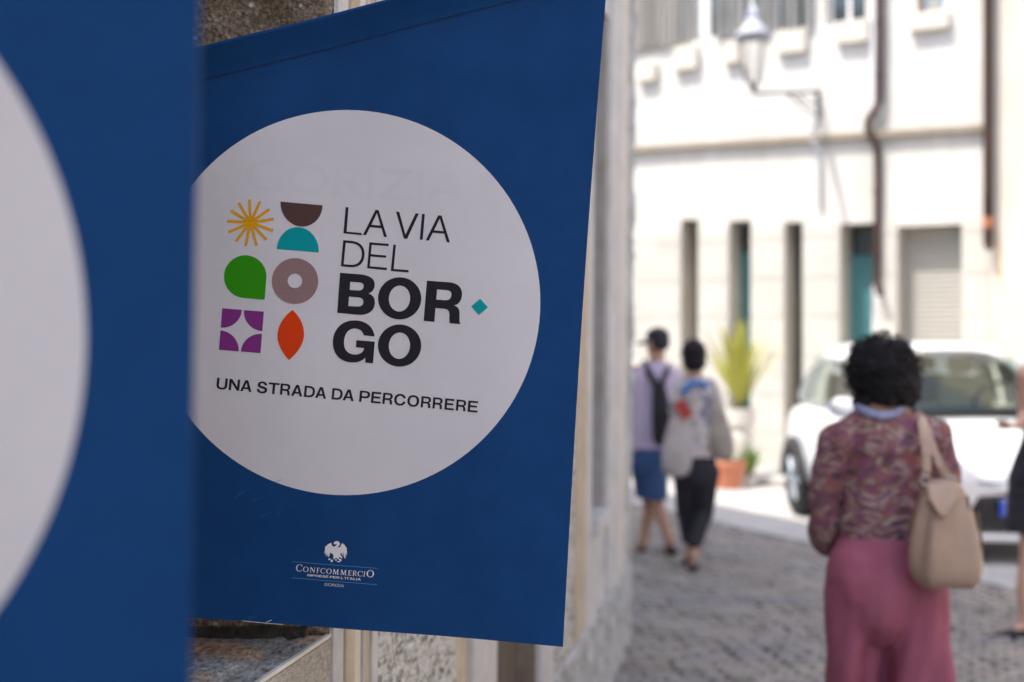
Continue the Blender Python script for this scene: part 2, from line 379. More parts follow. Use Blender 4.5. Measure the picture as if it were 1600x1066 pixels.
# other sides and roof
e2 = CX + Vector((-0.39, 0.92, 0)) * 7.0; e3 = Vector((-9, 15, 0)); e4 = Vector((-14, -12, 0)); e1 = LW(-12, PW, 0)
mb = MB(); top = Vector((0, 0, HB)); cx0 = LW(7.49, PW, 0); cx1 = LW(7.49, PW, HB)
mb.quad(cx0, e2, e2 + top, cx1); mb.quad(e2, e3, e3 + top, e2 + top); mb.quad(e3, e4, e4 + top, e3 + top); mb.quad(e4, e1, LW(-12, PW, HB), e4 + top)
mb.build('side_wall', M['white_plaster'], bl, fix=False)
mb = MB(); ov = Vector((0, 0, .14))
ring = [LW(-12.2, PW - .02, HB + .002), LW(7.5, PW - .02, HB + .002), e2 + Vector((.05, .1, HB + .002)), e3 + top + Vector((0, .1, .002)), e4 + top + Vector((0, 0, .002))]
n_ = len(ring); mb.v = ring + [r_ + ov for r_ in ring]; mb.f = [tuple(range(n_)), tuple(range(n_, 2 * n_))] + [(i, (i + 1) % n_, n_ + (i + 1) % n_, n_ + i) for i in range(n_)]
mb.build('roof', M['roof'], bl)

def lbox(name, D0, D1, p0, p1, z0, z1, m, parent=bl, bv=.004):
    mb = MB()
    mb.hexa([LW(D0, p0, z0), LW(D1, p0, z0), LW(D1, p1, z0), LW(D0, p1, z0), LW(D0, p0, z1), LW(D1, p0, z1), LW(D1, p1, z1), LW(D0, p1, z1)])
    o = mb.build(name, m, parent)
    if bv: bevel(o, bv)
    return o
# window 1: jamb (part), sill, surround strips
def rough_panel(name, D0, D1, p, z0, z1, m, amp, nD, nz, parent=bl, seed=0, fs=18):
    v = []; f = []
    for i in range(nD + 1):
        for j in range(nz + 1):
            D = D0 + (D1 - D0) * i / nD; z = z0 + (z1 - z0) * j / nz
            a = amp * (0.5 + noise.noise(Vector((D * fs, z * fs, seed))) * .8 + .4 * noise.noise(Vector((D * fs * 2.7, z * fs * 2.7, seed + 5))))
            if i in (0, nD) or j in (0, nz): a = amp * -.1 - .002 + 0
            v.append(LW(D, p - max(a, -.004), z))
    for i in range(nD):
        for j in range(nz):
            k = i * (nz + 1) + j; f.append((k, k + nz + 1, k + nz + 2, k + 1))
    return mk(name, v, f, m, parent, smooth=True)
# jamb facing the camera (far side of the first opening), slightly uneven stone
v = []; f = []; nn, mm_ = 60, 150
for i in range(nn + 1):
    for j in range(mm_ + 1):
        p = PW + .002 + .54 * i / nn; z = 1.12 + 1.62 * j / mm_
        d = .004 * noise.noise(Vector((p * 30, z * 30, 1))) + .002 * noise.noise(Vector((p * 90, z * 90, 2)))
        if i == 0: d = 0
        v.append(LW(2.346 + d - .006 * (1 if i else 0), p, z))
for i in range(nn):
    for j in range(mm_):
        k = i * (mm_ + 1) + j; f.append((k, k + 1, k + mm_ + 2, k + mm_ + 1))
mk('jamb_stone', v, f, M['mossy'], bl, smooth=True)
# rough bed under the jamb: crumbling mortar line
mb = MB()
for k in range(46):
    p = PW + .03 + k * .0115 + random.uniform(-.003, .003); r_ = random.uniform(.004, .009)
    mb.hexa([LW(2.325 - r_, p, 1.112), LW(2.342, p, 1.112), LW(2.342, p + .014, 1.112), LW(2.325 - r_ * .6, p + .014, 1.112),
             LW(2.332 - r_ * .3, p, 1.122 + r_), LW(2.342, p, 1.125 + r_), LW(2.342, p + .014, 1.124 + r_), LW(2.331, p + .014, 1.121 + r_)])
mb.build('mortar_bed', mat('dark_mortar', (0.05, 0.042, 0.035), 0.95, (0.10, 0.085, 0.07), 40, 0.5, 120), bl)
# sill slab with uneven top
v = []; f = []; nn, mm_ = 60, 60
for i in range(nn + 1):
    for j in range(mm_ + 1):
        D = 1.502 + .838 * i / nn; p = PW + .004 + .54 * j / mm_
        z = 1.116 + .0035 * noise.noise(Vector((D * 14, p * 14, 0))) + .0016 * noise.noise(Vector((D * 50, p * 50, 3)))
        z -= .012 * max(0, 1 - abs((p - (PW + .055 + .01 * noise.noise(Vector((D * 9, 0, 7))))) / .009)) * .55
        if j == 0: z = 1.114
        v.append(LW(D, p, z))
for i in range(nn):
    for j in range(mm_):
        k = i * (mm_ + 1) + j; f.append((k, k + mm_ + 1, k + mm_ + 2, k + 1))
sill = mk('window_sill', v, f, M['sill'], bl, smooth=True)
lbox('sill_nosing', 1.47, 2.350, PW - .004, PW + .0055, 1.110, 1.1168, M['sill_edge'], sill, .002)
lbox('sill_apron', 1.40, 2.351, PW - .003, PW + .02, .62, 1.1085, ramp_mat('granular_plaster', [(.3, (.30, .26, .21)), (.5, (.40, .37, .33)), (.7, (.48, .46, .45))], 150, .95, 0, 4, .5, (1, .4, 1)), sill, .002)
# surround strips (vertical mouldings)
def strip(Da, Db, proud, m, name='moulding', z0=.02, z1=3.4): return lbox(name, Da, Db, PW - proud, PW + .01, z0, z1, m, bl, .003)
strip(2.353, 2.412, .006, M['white_plaster']); strip(2.414, 2.466, .010, M['tan_stone']); strip(2.468, 2.511, .007, M['cream_paint'])
strip(2.513, 2.520, .012, M['white_plaster']); strip(2.522, 2.559, .009, M['tan_stone']); strip(2.561, 2.597, .014, M['white_plaster'])
rough_panel('rough_plaster', 2.600, 3.279, PW - .002, .45, 4.0, M['rough_plaster'], .012, 90, 240, seed=3)
strip(3.281, 3.409, .006, M['tan_stone']); strip(3.411, 3.708, .022, M['white_plaster'], 'door_surround')
# door opening: brown weathered door set back, brown far jamb
door = lbox('door', 3.73, 4.45, PW + .066, PW + .074, .03, 2.58, M['brown_door'])
for k in range(5): lbox('door_board', 3.735 + k * .143, 3.735 + k * .143 + .137, PW + .058, PW + .068, .05, 2.56, M['brown_door'], door, .003)
lbox('door_jamb', 4.458, 4.467, PW + .001, PW + .064, .02, 2.59, M['brown_jamb'])
strip(4.472, 4.74, .016, M['white_plaster'], 'door_surround')
rough_panel('rough_plaster', 4.745, 5.28, PW - .002, .45, 4.0, M['rough_plaster'], .010, 50, 160, seed=9)
strip(5.282, 5.59, .012, M['tan_stone'], z0=.47); strip(5.592, 5.80, .007, M['white_plaster'], 'window_surround', z0=.47)
lbox('window_jamb', 6.306, 6.317, PW + .001, PW + .298, .87, 3.028, M['grey_jamb'])
lbox('window_shutter', 5.88, 6.30, PW + .24, PW + .27, .88, 3.02, M['window_dark'])
lbox('window_sill', 5.84, 6.34, PW - .03, PW + .295, .80, .868, M['white_plaster'])
strip(6.345, 6.86, .016, M['white_plaster'], 'window_surround', z0=.47); strip(6.862, 7.12, .010, M['cream_paint'], 'corner_band', z0=.47)
rough_panel('corner_plaster', 7.122, 7.488, PW - .001, .45, 5.0, M['plinth_plaster'], .024, 24, 260, seed=12, fs=10)
rough_panel('plinth', 4.745, 7.492, PW - .004, .0, .455, M['plinth_plaster'], .022, 160, 40, seed=15, fs=9)

# ------------------------------------------------------------------ unseen house opposite, right of the frame, added for warm bounce light
rh = thing('unseen_bounce_house', 'unseen cream house added on the right-hand side of the street to bounce warm light', 'house', (7, 0, 0))
wall_holes(lambda s, z, d: Vector((5.3 + .05 * s + d, s, z)), -14, 7.0, 0, 9, [(a, a + 1.0, zz, zz + 1.7, .2) for a in (-11, -8, -5, -2, 1, 4) for zz in (.9, 4.2, 6.8)], 'wall', [mat('bounce_house_wall', (0.70, 0.62, 0.52), .9, (.76, .69, .6), 2), M['tan_stone'], M['window_dark']], rh)
mb = MB(); mb.hexa([(5.66, 7, 0), (14, 7, 0), (14, -14, 0), (4.61, -14, 0), (5.66, 7, 9), (14, 7, 9), (14, -14, 9), (4.61, -14, 9)]); mb.f = [mb.f[0], mb.f[1], mb.f[2], mb.f[3], mb.f[4]]
mb.build('house_body', M['cream_paint'], rh, fix=False)

# ------------------------------------------------------------------ far sunlit building
rx, ry = 0.844, -0.536; A0 = Vector((3.06, 17.0, 0)); NX, NY = -0.536, -0.844
def fs(px):
    k = (px - 800) / F; return (17 * k - 3.06) / (rx + 0.536 * k)
def fD(px): return 17 - 0.536 * fs(px)
def fz(px, py): return EYE + (533 - py) * fD(px) / F
def FP(s, z, d=0): return Vector((A0.x + rx * s - NX * d, A0.y + ry * s - NY * d, z))
far = thing('white_townhouse', 'sunlit white townhouse with narrow doorways and a ledge coloured dark for its shade across the square', 'house', (4.5, 18, 0))
FH = 11.0
doors = [(1064, 1091, 343), (1139, 1173, 345), (1226, 1254, 347), (1313, 1372, 349), (1402, 1503, 352)]
fh = []
for (a, b, t), dpt in zip(doors, (.66, .44, .44, .42, .36)): fh.append((fs(a), fs(b), .03, fz((a + b) / 2, t), dpt))
wins = [(1000, 1040, 75, 'beige'), (1078, 1120, 62, 'white'), (1150, 1186, 50, 'dark'), (1206, 1258, 48, 'grey'), (1290, 1354, 36, 'dark'), (1432, 1476, 18, 'blue')]
WH = 1.75
for a, b, t, k in wins:
    z0 = fz((a + b) / 2, t); fh.append((fs(a), fs(b), z0, z0 + WH, .22))
    fh.append((fs(a), fs(b), z0 + 3.1, z0 + 3.1 + WH, .22))
SR = fs(1553); SL = fs(640)
wall_holes(FP, SL, SR, 0, FH, fh, 'wall', [M['far_wall'], M['far_reveal'], M['glass']], far)
def fbox(name, s0, s1, z0, z1, d0, d1, m, parent=far, tilt=0, bv=0):
    mb = MB()
    mb.hexa([FP(s0, z0, d1), FP(s1, z0 + tilt, d1), FP(s1, z0 + tilt, d0), FP(s0, z0, d0), FP(s0, z1, d1), FP(s1, z1 + tilt, d1), FP(s1, z1 + tilt, d0), FP(s0, z1, d0)])
    o = mb.build(name, m, parent)
    if bv: bevel(o, bv)
    return o
# string course: gently rising towards the right, as in the street's slope
zl, zr = fz(1000, 232), fz(1540, 198)
sl_, sr_ = fs(1000), fs(1540); sp = (zr - zl) / (sr_ - sl_)
fbox('string_course', SL + .1, SR - .06, zl + sp * (SL - sl_) - .05, zl + sp * (SL - sl_) + .015, -.085, .01, M['ledge'], tilt=sp * (SR - .06 - SL - .1))
# lower storey cladding blocks between the openings: ashlar courses
blocks = [(SL + .1, fs(1064))] + [(fs(doors[i][1]), fs(doors[i + 1][0])) for i in range(4)] + [(fs(1503), SR - .03)]
for (a, b) in blocks:
    z = .05
    k = 0
    while z < 2.95:
        h = .46; n_b = max(1, int((b - a) / .9))
        for q in range(n_b):
            fbox('ashlar_block', a + .012 + (b - a - .024) * q / n_b + .004, a + .012 + (b - a - .024) * (q + 1) / n_b - .004, z, min(z + h - .012, 2.98), -.012, .005, M['far_lower'], bv=.004)
        z += h; k += 1
# doors inside the recesses
kinds = ['teal', 'teal', 'dark', 'teal']
for i, (a, b, t) in enumerate(doors[:4]):
    s0, s1, zt = fs(a), fs(b), fh[i][3]
    d = fbox('door', s0 + .005, s1 - .005, .06, zt - .35, fh[i][4] - .07, fh[i][4] - .025, M['dark_door'] if kinds[i] == 'dark' else M['teal_door'])
    fbox('transom_pane', s0 + .01, s1 - .01, zt - .32, zt - .03, fh[i][4] - .06, fh[i][4] - .04, M['glass'], d)
    fbox('door_handle', s0 + .05, s0 + .075, 1.02, 1.12, fh[i][4] - .10, fh[i][4] - .065, M['iron'], d)
# pale wooden door leaf seen in the fourth doorway
fbox('door_leaf', fs(1352), fs(1371), .06, 2.25, .26, .298, M['white_frame'])
# roller shutter with horizontal corrugation
s0, s1, zt = fs(1402), fs(1503), fh[4][3]
v = []; f = []; nz_ = int((zt - .06) / .055) * 4
for j in range(nz_ + 1):
    z = .05 + (zt - .06) * j / nz_; dd = .26 - .026 * abs(math.sin(math.pi * j / 4))
    v += [FP(s0 + .01, z, dd), FP(s1 - .01, z, dd)]
for j in range(nz_): f.append((2 * j, 2 * j + 1, 2 * j + 3, 2 * j + 2))
mk('roller_shutter', v, f, M['roller'], far)
# first floor windows
sills = [(1000, 1028, 100, 128), (1057, 1093, 74, 110), (1135, 1158, 66, 100), (1217, 1262, 50, 84), (1309, 1360, 34, 68), (1424, 1486, 22, 48)]
for (a, b, y0, y1) in sills:
    c = (a + b) / 2; fbox('window_sill', fs(a), fs(b), fz(c, y1), fz(c, y0), -.10, .02, M['sill_far'], bv=.01)
for idx, (a, b, t, k) in enumerate(wins):
    for lift in (0, 3.1):
        z0 = fz((a + b) / 2, t) + lift; z1 = z0 + WH; s0, s1 = fs(a), fs(b)
        fm = {'blue': M['tan_frame'], 'beige': M['beige_shutter']}.get(k, M['white_frame'])
        wf = fbox('window', s0 + .005, s1 - .005, z0 + .005, z0 + .05, .12, .16, fm)
        fbox('frame', s0 + .005, s0 + .045, z0 + .052, z1 - .01, .12, .16, fm, wf); fbox('frame', s1 - .045, s1 - .005, z0 + .052, z1 - .01, .12, .16, fm, wf)
        fbox('frame', (s0 + s1) / 2 - .02, (s0 + s1) / 2 + .02, z0 + .052, z1 - .01, .12, .16, fm, wf)
        fbox('pane', s0 + .046, s1 - .046, z0 + .052, z1 - .02, .135, .15, M['glass_pale'] if k == 'blue' else M['glass'], wf)
        if k == 'white':
            fbox('curtain', s0 + .08, s1 - .14, z0 + .06, z1 - .03, .10, .118, M['white_frame'], wf)
def louvre(s0, s1, z0, z1, m, d0=-.07):
    o = fbox('shutter', s0, s0 + .035, z0, z1, d0, d0 + .04, m)
    fbox('stile', s1 - .035, s1, z0, z1, d0, d0 + .04, m, o)
    mb = MB(); z = z0 + .03
    while z < z1 - .03:
        mb.hexa([FP(s0 + .036, z, d0 + .03), FP(s1 - .036, z, d0 + .03), FP(s1 - .036, z - .02, d0 + .002), FP(s0 + .036, z - .02, d0 + .002),
                 FP(s0 + .036, z + .012, d0 + .03), FP(s1 - .036, z + .012, d0 + .03), FP(s1 - .036, z - .008, d0 + .002), FP(s0 + .036, z - .008, d0 + .002)]); z += .036
    mb.build('slats', m, o)['kind'] = 'stuff'
for lift in (0, 3.1):
    for (a, b, y, m) in ((985, 1000, 80, 'beige_shutter'), (1001, 1040, 76, 'beige_shutter'), (1042, 1057, 72, 'beige_shutter'), (1059, 1078, 64, 'grey_shutter'), (1121, 1149, 60, 'grey_shutter'),
                         (1187, 1205, 50, 'grey_shutter'), (1224, 1246, 46, 'grey_shutter'), (1259, 1272, 42, 'grey_shutter')):
        z0 = fz((a + b) / 2, y) + lift; louvre(fs(a) + .004, fs(b) - .004, z0, z0 + WH, M[m], .02 if b == 1246 else -.07)
# eaves
fbox('eaves', SL - .2, SR - .01, FH + .002, FH + .14, -.45, 1.0, M['ledge'])
# side returns / back so the house is a solid
mb = MB(); mb.hexa([FP(SL, 0, .6), FP(SR, 0, .6), FP(SR, 0, 8), FP(SL, 0, 8), FP(SL, FH, .6), FP(SR, FH, .6), FP(SR, FH, 8), FP(SL, FH, 8)]); mb.build('house_body', M['far_wall'], far)
# drainpipe with a jog, conduit, cable with the bracket's shadow line
def fpp(px, py, d): return FP(fs(px), fz(px, py), d)
mb = MB(); mb.tube([FP(fs(1379), FH, -.09), fpp(1379, -60, -.09), fpp(1378, 160, -.09), fpp(1370, 176, -.10), fpp(1362, 190, -.13), fpp(1362, 203, -.15), fpp(1368, 218, -.13), fpp(1374, 228, -.07), fpp(1374, 300, -.06), fpp(1373, 430, -.06), fpp(1375, 448, -.08), fpp(1381, 460, -.14)], .042, 12)
dp = mb.build('drainpipe', M['brown_pipe'], far, smooth=True)
for y in (40, 120, 300, 400):
    mb = MB(); c = fpp(1378 if y < 200 else 1373.5, y, -.09 if y < 200 else -.06); mb.lathe([(.050, -.02), (.050, .02)], c, 12); mb.build('pipe_clamp', M['brown_pipe'], dp)
mb = MB(); mb.tube([FP(fs(1368), FH, -.05), fpp(1368, 0, -.05), fpp(1367, 172, -.05), fpp(1364, 200, -.05)], .035, 10); mb.build('conduit', M['white_pipe'], far, smooth=True)
mb = MB(); mb.tube([fpp(1274, 172, -.02), fpp(1276, 190, -.02), fpp(1270, 204, -.05), fpp(1274, 225, -.08), fpp(1283, 236, -.04), fpp(1284, 330, -.03)], .018, 8); mb.build('cable_and_shadow_line', M['cable_shadow_grey'], far, smooth=True)  # lower run is a grey tube standing for the lantern bracket's shadow
# lantern on a wrought iron bracket
ln = thing('wall_lantern', 'grey wrought iron street lantern on a scrolled bracket on the white townhouse', 'lantern', FP(fs(1278), fz(1278, 180), -.02))
mb = MB(); mb.tube([fpp(1279, 140, -.03), fpp(1279, 184, -.03)], .022, 8); mb.build('wall_plate', M['iron'], ln)
LD = -1.85
LB = FP(fs(1278), 0, LD)
mb = MB(); arm0 = fpp(1279, 144, -.03); arm1 = Vector((LB.x, LB.y, EYE + (533 - 146) * LB.y / F))
mb.tube([arm0.lerp(arm1, t / 8) for t in range(9)], .018, 8); mb.build('arm', M['iron'], ln)
for (t0, t1, dz) in ((.0, .5, -.26), (.08, .36, -.14), (.3, .55, -.10)):
    pts = []
    for q in range(15):
        u = q / 14; b = arm0.lerp(arm1, t0 + (t1 - t0) * u); pts.append(b + Vector((0, 0, dz * math.cos(u * math.pi / 2) * (1 if q else 1))))
    mb = MB(); mb.tube(pts, .012, 6); mb.build('scroll', M['iron'], ln)
M['lamp_glass'] = car_glass('lantern_glass', (.97, .97, .97, 1), 1.15)
lc = arm1 + Vector((-.03, 0, .09))
mb = MB(); mb.tube([lc + Vector((0, 0, -.09)), lc + Vector((0, 0, .02))], [.02, .05], 8); mb.build('finial', M['iron'], ln)
mb = MB(); mb.lathe([(.08, 0.02), (.155, .50)], lc, 6); mb.build('glass', M['lamp_glass'], ln)
for j in range(6):
    t = 2 * math.pi * j / 6; c, s_ = math.cos(t), math.sin(t)
    mb = MB(); mb.tube([lc + Vector((.085 * c, .085 * s_, .02)), lc + Vector((.165 * c, .165 * s_, .50))], .008, 6); mb.build('frame_bar', M['iron'], ln)
mb = MB(); mb.lathe([(.19, .50), (.20, .53), (.13, .60), (.08, .66), (.07, .70)], lc, 12); mb.build('cap', M['lamp_cap'], ln, smooth=True)
mb = MB(); mb.lathe([(.06, .70), (.075, .74), (.04, .80), (.01, .84)], lc, 12); mb.build('vent_top', M['lamp_cap'], ln, smooth=True)

# neighbouring cream house on the right edge
cr = thing('cream_house', 'warm cream house wall with a rust stain at the right edge', 'house', FP(SR + 3, 0, 0))
wall_holes(lambda s, z, d: FP(s, z, d - .10), SR + .01, SR + 8, 0, FH + .6, [(SR + 1.6, SR + 2.7, .05, 2.6, .3), (SR + 1.6, SR + 2.6, 4.6, 6.4, .22), (SR + 4.6, SR + 5.6, 4.6, 6.4, .22), (SR + 4.4, SR + 5.8, .6, 2.6, .2)], 'wall', [M['warm_wall'], M['far_reveal'], M['glass']], cr)
mb = MB(); mb.hexa([FP(SR + .01, 0, -.0995), FP(SR + 8, 0, .5), FP(SR + 8, 0, 8), FP(SR + .01, 0, 8), FP(SR + .01, FH + .6, -.0995), FP(SR + 8, FH + .6, .5), FP(SR + 8, FH + .6, 8), FP(SR + .01, FH + .6, 8)])
mb.f = [mb.f[5], mb.f[4], mb.f[3], mb.f[1]]; mb.build('house_body', M['warm_wall'], cr, fix=False)
mb = MB(); px_ = 1551; mb.tube([FP(fs(px_), FH, -.19), fpp(px_, 0, -.19), fpp(px_, 300, -.19), fpp(px_, 340, -.19)], .056, 12); dp2 = mb.build('drainpipe', M['brown_pipe'], cr, smooth=True)
mb = MB(); mb.tube([fpp(px_, 341, -.19), fpp(px_, 358, -.19)], .060, 12); mb.build('rusty_collar', M['rust'], dp2)
mb = MB(); mb.tube([fpp(px_, 359, -.19), fpp(px_, 380, -.19), fpp(px_ + 2, 391, -.21)], [.056, .056, .04], 12); mb.build('cut_end', M['brown_pipe'], dp2)
mb = MB()
for k in range(9):
    a = 1556 + random.uniform(0, 10); y0 = random.uniform(352, 400); y1 = y0 + random.uniform(30, 90); wd = random.uniform(2, 5)
    mb.quad(FP(fs(a), fz(a, y1), -.1005 - k * .0003), FP(fs(a + wd), fz(a, y1), -.1005 - k * .0003), FP(fs(a + wd * .8), fz(a, y0), -.1005 - k * .0003), FP(fs(a + .5), fz(a, y0), -.1005 - k * .0003))
mb.build('rust_stain', mat('rust_stain', (0.62, 0.47, 0.30), 0.9, (0.68, 0.58, 0.44), 6), cr)
# pavement along the houses (a low kerb)
mb = MB(); mb.hexa([FP(SL, .004, -1.3), FP(SR + 8, .004, -1.3), FP(SR + 8, .004, -.02), FP(SL, .004, -.02), FP(SL, .10, -1.3), FP(SR + 8, .10, -1.3), FP(SR + 8, .10, -.02), FP(SL, .10, -.02)])
o = mb.build('pavement', M['pale_stone']); bevel(o, .02); o['kind'] = 'structure'

# ------------------------------------------------------------------ banners
SB = 2.1 / F                                   # metres per photo pixel on the focused banner
BC = (541.0, 472.0)                            # centre of the white disc = origin of the banner
def bl2(px, py): return ((px - BC[0]) * SB, (BC[1] - py) * SB)
def xr(py): return 947 - 0.0661 * py - 4.0 * math.sin(math.pi * max(0, min(1, py / 1013)))
def top_y(px): return 75 - 0.2605 * (px - 312)
def bot_y(px): return 967 + 0.0785 * (px - 290) - 3.0 * math.sin(math.pi * (px - 133) / 750)
def bend(x, z):                                # gentle billow of the cloth (depth), metres
    return .0016 * math.sin(x * 21 + z * 4 + .5) + .0012 * math.sin(x * 13 - z * 9) + .010 * math.sin(x * 3.1 + .6) + .006 * math.sin(z * 4.2 + x * 2.0) + .010 * max(0, -z - .1) ** 2 * 4
SLEEVE = .046
def sleeve(t):                                 # bulge round the pole, t metres below the top edge
    if t >= SLEEVE: return -.0025 * math.exp(-(t - SLEEVE) / .012)
    u = t / SLEEVE
    if u < .16: return -.002 - .0255 * math.sqrt(max(0, 1 - ((.16 - u) / .16) ** 2))
    return -.0025 - .025 * (1 - (u - .16) / .84) ** 1.2
cs_top = math.cos(math.atan(.2605))
def contours(pts):
    """flatten a path: tuples are corners, 6-tuples are cubic segments"""
    out = []
    for p in pts:
        if len(p) == 2: out.append(Vector((p[0], p[1], 0)))
        else:
            a = out[-1]; b, c, d = Vector((p[0], p[1], 0)), Vector((p[2], p[3], 0)), Vector((p[4], p[5], 0))
            for k in range(1, 11):
                t = k / 10; out.append(a * (1 - t) ** 3 + b * 3 * t * (1 - t) ** 2 + c * 3 * t * t * (1 - t) + d * t ** 3)
    if (out[0] - out[-1]).length < 1e-6: out.pop()
    return out
def ell(cx, cy, rx_, ry_, n=56, rot=0):
    c, s = math.cos(rot), math.sin(rot)
    return [Vector((cx + rx_ * math.cos(2 * math.pi * k / n) * c - ry_ * math.sin(2 * math.pi * k / n) * s, cy + rx_ * math.cos(2 * math.pi * k / n) * s + ry_ * math.sin(2 * math.pi * k / n) * c, 0)) for k in range(n)]
def fill(name, conts, m, parent, lift):
    """flat print: contours in photo pixels on the banner, holes allowed"""
    conts = [[Vector((p[0], p[1], 0)) for p in c] for c in conts]
    tris = tessellate_polygon(conts); flat = [p for c in conts for p in c]
    v = []
    for p in flat:
        x, z = bl2(p.x, p.y); v.append((x, bend(x, z) - lift, z))
    f = []
    for t in tris:
        a, b, c = (Vector(v[i]) for i in t); n = (b - a).cross(c - a)
        f.append(tuple(t) if n.y < 0 else tuple(reversed(t)))
    return mk(name, v, f, m, parent, world=False)
def crop(ox, oy, sc_): return lambda p: tuple((ox if i % 2 == 0 else oy) + q / sc_ for i, q in enumerate(p))
def path(tf, pts): return contours([tf(p) for p in pts])

def frame_tf(ox, oy, slope, h):                # text frame: origin on the baseline, x along the slope, cap height h (photo px)
    a = math.atan(slope); c, s = math.cos(a), math.sin(a)
    return lambda x, y: (ox + x * c + y * h * s, oy + x * s - y * h * c)

GL = {  # sans capitals, cap height 1: (width, contours)
 'U': (.9, [[(0, 1), (0, .38), (0, .1, .17, -.02, .45, -.02), (.73, -.02, .9, .1, .9, .38), (.9, 1), (.7, 1), (.7, .38), (.7, .22, .62, .15, .45, .15), (.28, .15, .2, .22, .2, .38), (.2, 1)]]),
 'N': (.9, [[(0, 0), (0, 1), (.22, 1), (.7, .32), (.7, 1), (.9, 1), (.9, 0), (.69, 0), (.2, .69), (.2, 0)]]),
 'A': (.97, [[(0, 0), (.36, 1), (.61, 1), (.97, 0), (.75, 0), (.67, .22), (.3, .22), (.22, 0)], [(.355, .38), (.485, .78), (.615, .38)]]),
 'S': (.86, [[(.81, .7), (.8, .9, .66, 1.02, .43, 1.02), (.2, 1.02, .05, .9, .05, .72), (.05, .55, .16, .47, .36, .42), (.55, .375, .64, .36, .64, .27), (.64, .18, .56, .14, .44, .14), (.3, .14, .22, .2, .21, .33), (.01, .33), (.01, .1, .17, -.02, .43, -.02), (.68, -.02, .85, .09, .85, .29), (.85, .47, .72, .54, .53, .585), (.34, .63, .25, .65, .25, .74), (.25, .82, .32, .86, .42, .86), (.53, .86, .6, .81, .61, .7)]]),
 'T': (.86, [[(0, 1), (.86, 1), (.86, .83), (.53, .83), (.53, 0), (.33, 0), (.33, .83), (0, .83)]]),
 'R': (.9, [[(0, 0), (0, 1), (.52, 1), (.75, 1, .86, .89, .86, .71), (.86, .58, .79, .49, .68, .45), (.8, .42, .84, .33, .84, .2), (.84, .08, .85, .03, .89, 0), (.67, 0), (.64, .04, .64, .1, .64, .2), (.64, .32, .6, .37, .47, .37), (.2, .37), (.2, 0)], [(.2, .54), (.2, .84), (.5, .84), (.61, .84, .66, .79, .66, .69), (.66, .59, .61, .54, .5, .54)]]),
 'D': (.92, [[(0, 0), (0, 1), (.42, 1), (.76, 1, .92, .8, .92, .5), (.92, .2, .76, 0, .42, 0)], [(.2, .17), (.41, .17), (.62, .17, .72, .29, .72, .5), (.72, .71, .62, .83, .41, .83), (.2, .83)]]),
 'P': (.86, [[(0, 0), (0, 1), (.5, 1), (.75, 1, .86, .87, .86, .68), (.86, .49, .75, .35, .5, .35), (.2, .35), (.2, 0)], [(.2, .52), (.2, .84), (.48, .84), (.6, .84, .66, .78, .66, .68), (.66, .57, .6, .52, .48, .52)]]),
 'E': (.82, [[(0, 0), (0, 1), (.8, 1), (.8, .83), (.2, .83), (.2, .6), (.74, .6), (.74, .43), (.2, .43), (.2, .17), (.82, .17), (.82, 0)]]),
 'C': (.98, [[(.97, .66), (.94, .89, .77, 1.02, .51, 1.02), (.2, 1.02, 0, .82, 0, .5), (0, .18, .2, -.02, .51, -.02), (.77, -.02, .95, .12, .98, .37), (.77, .37), (.74, .23, .66, .15, .51, .15), (.32, .15, .21, .28, .21, .5), (.21, .72, .32, .85, .51, .85), (.65, .85, .73, .78, .76, .66)]]),
 'O': (1.04, [[(.52, 1.02), (.84, 1.02, 1.04, .82, 1.04, .5), (1.04, .18, .84, -.02, .52, -.02), (.2, -.02, 0, .18, 0, .5), (0, .82, .2, 1.02, .52, 1.02)], [(.52, .85), (.33, .85, .21, .72, .21, .5), (.21, .28, .33, .15, .52, .15), (.71, .15, .83, .28, .83, .5), (.83, .72, .71, .85, .52, .85)]]),
 'I': (.24, [[(.02, 0), (.02, 1), (.22, 1), (.22, 0)]]),
 'L': (.72, [[(0, 0), (0, 1), (.2, 1), (.2, .17), (.72, .17), (.72, 0)]]),
 'M': (1.0, [[(0, 0), (0, 1), (.3, 1), (.5, .3), (.7, 1), (1, 1), (1, 0), (.8, 0), (.8, .75), (.58, 0), (.42, 0), (.2, .75), (.2, 0)]]),
 "'": (.2, [[(.02, 1), (.2, 1), (.14, .66), (.06, .66)]]),
}
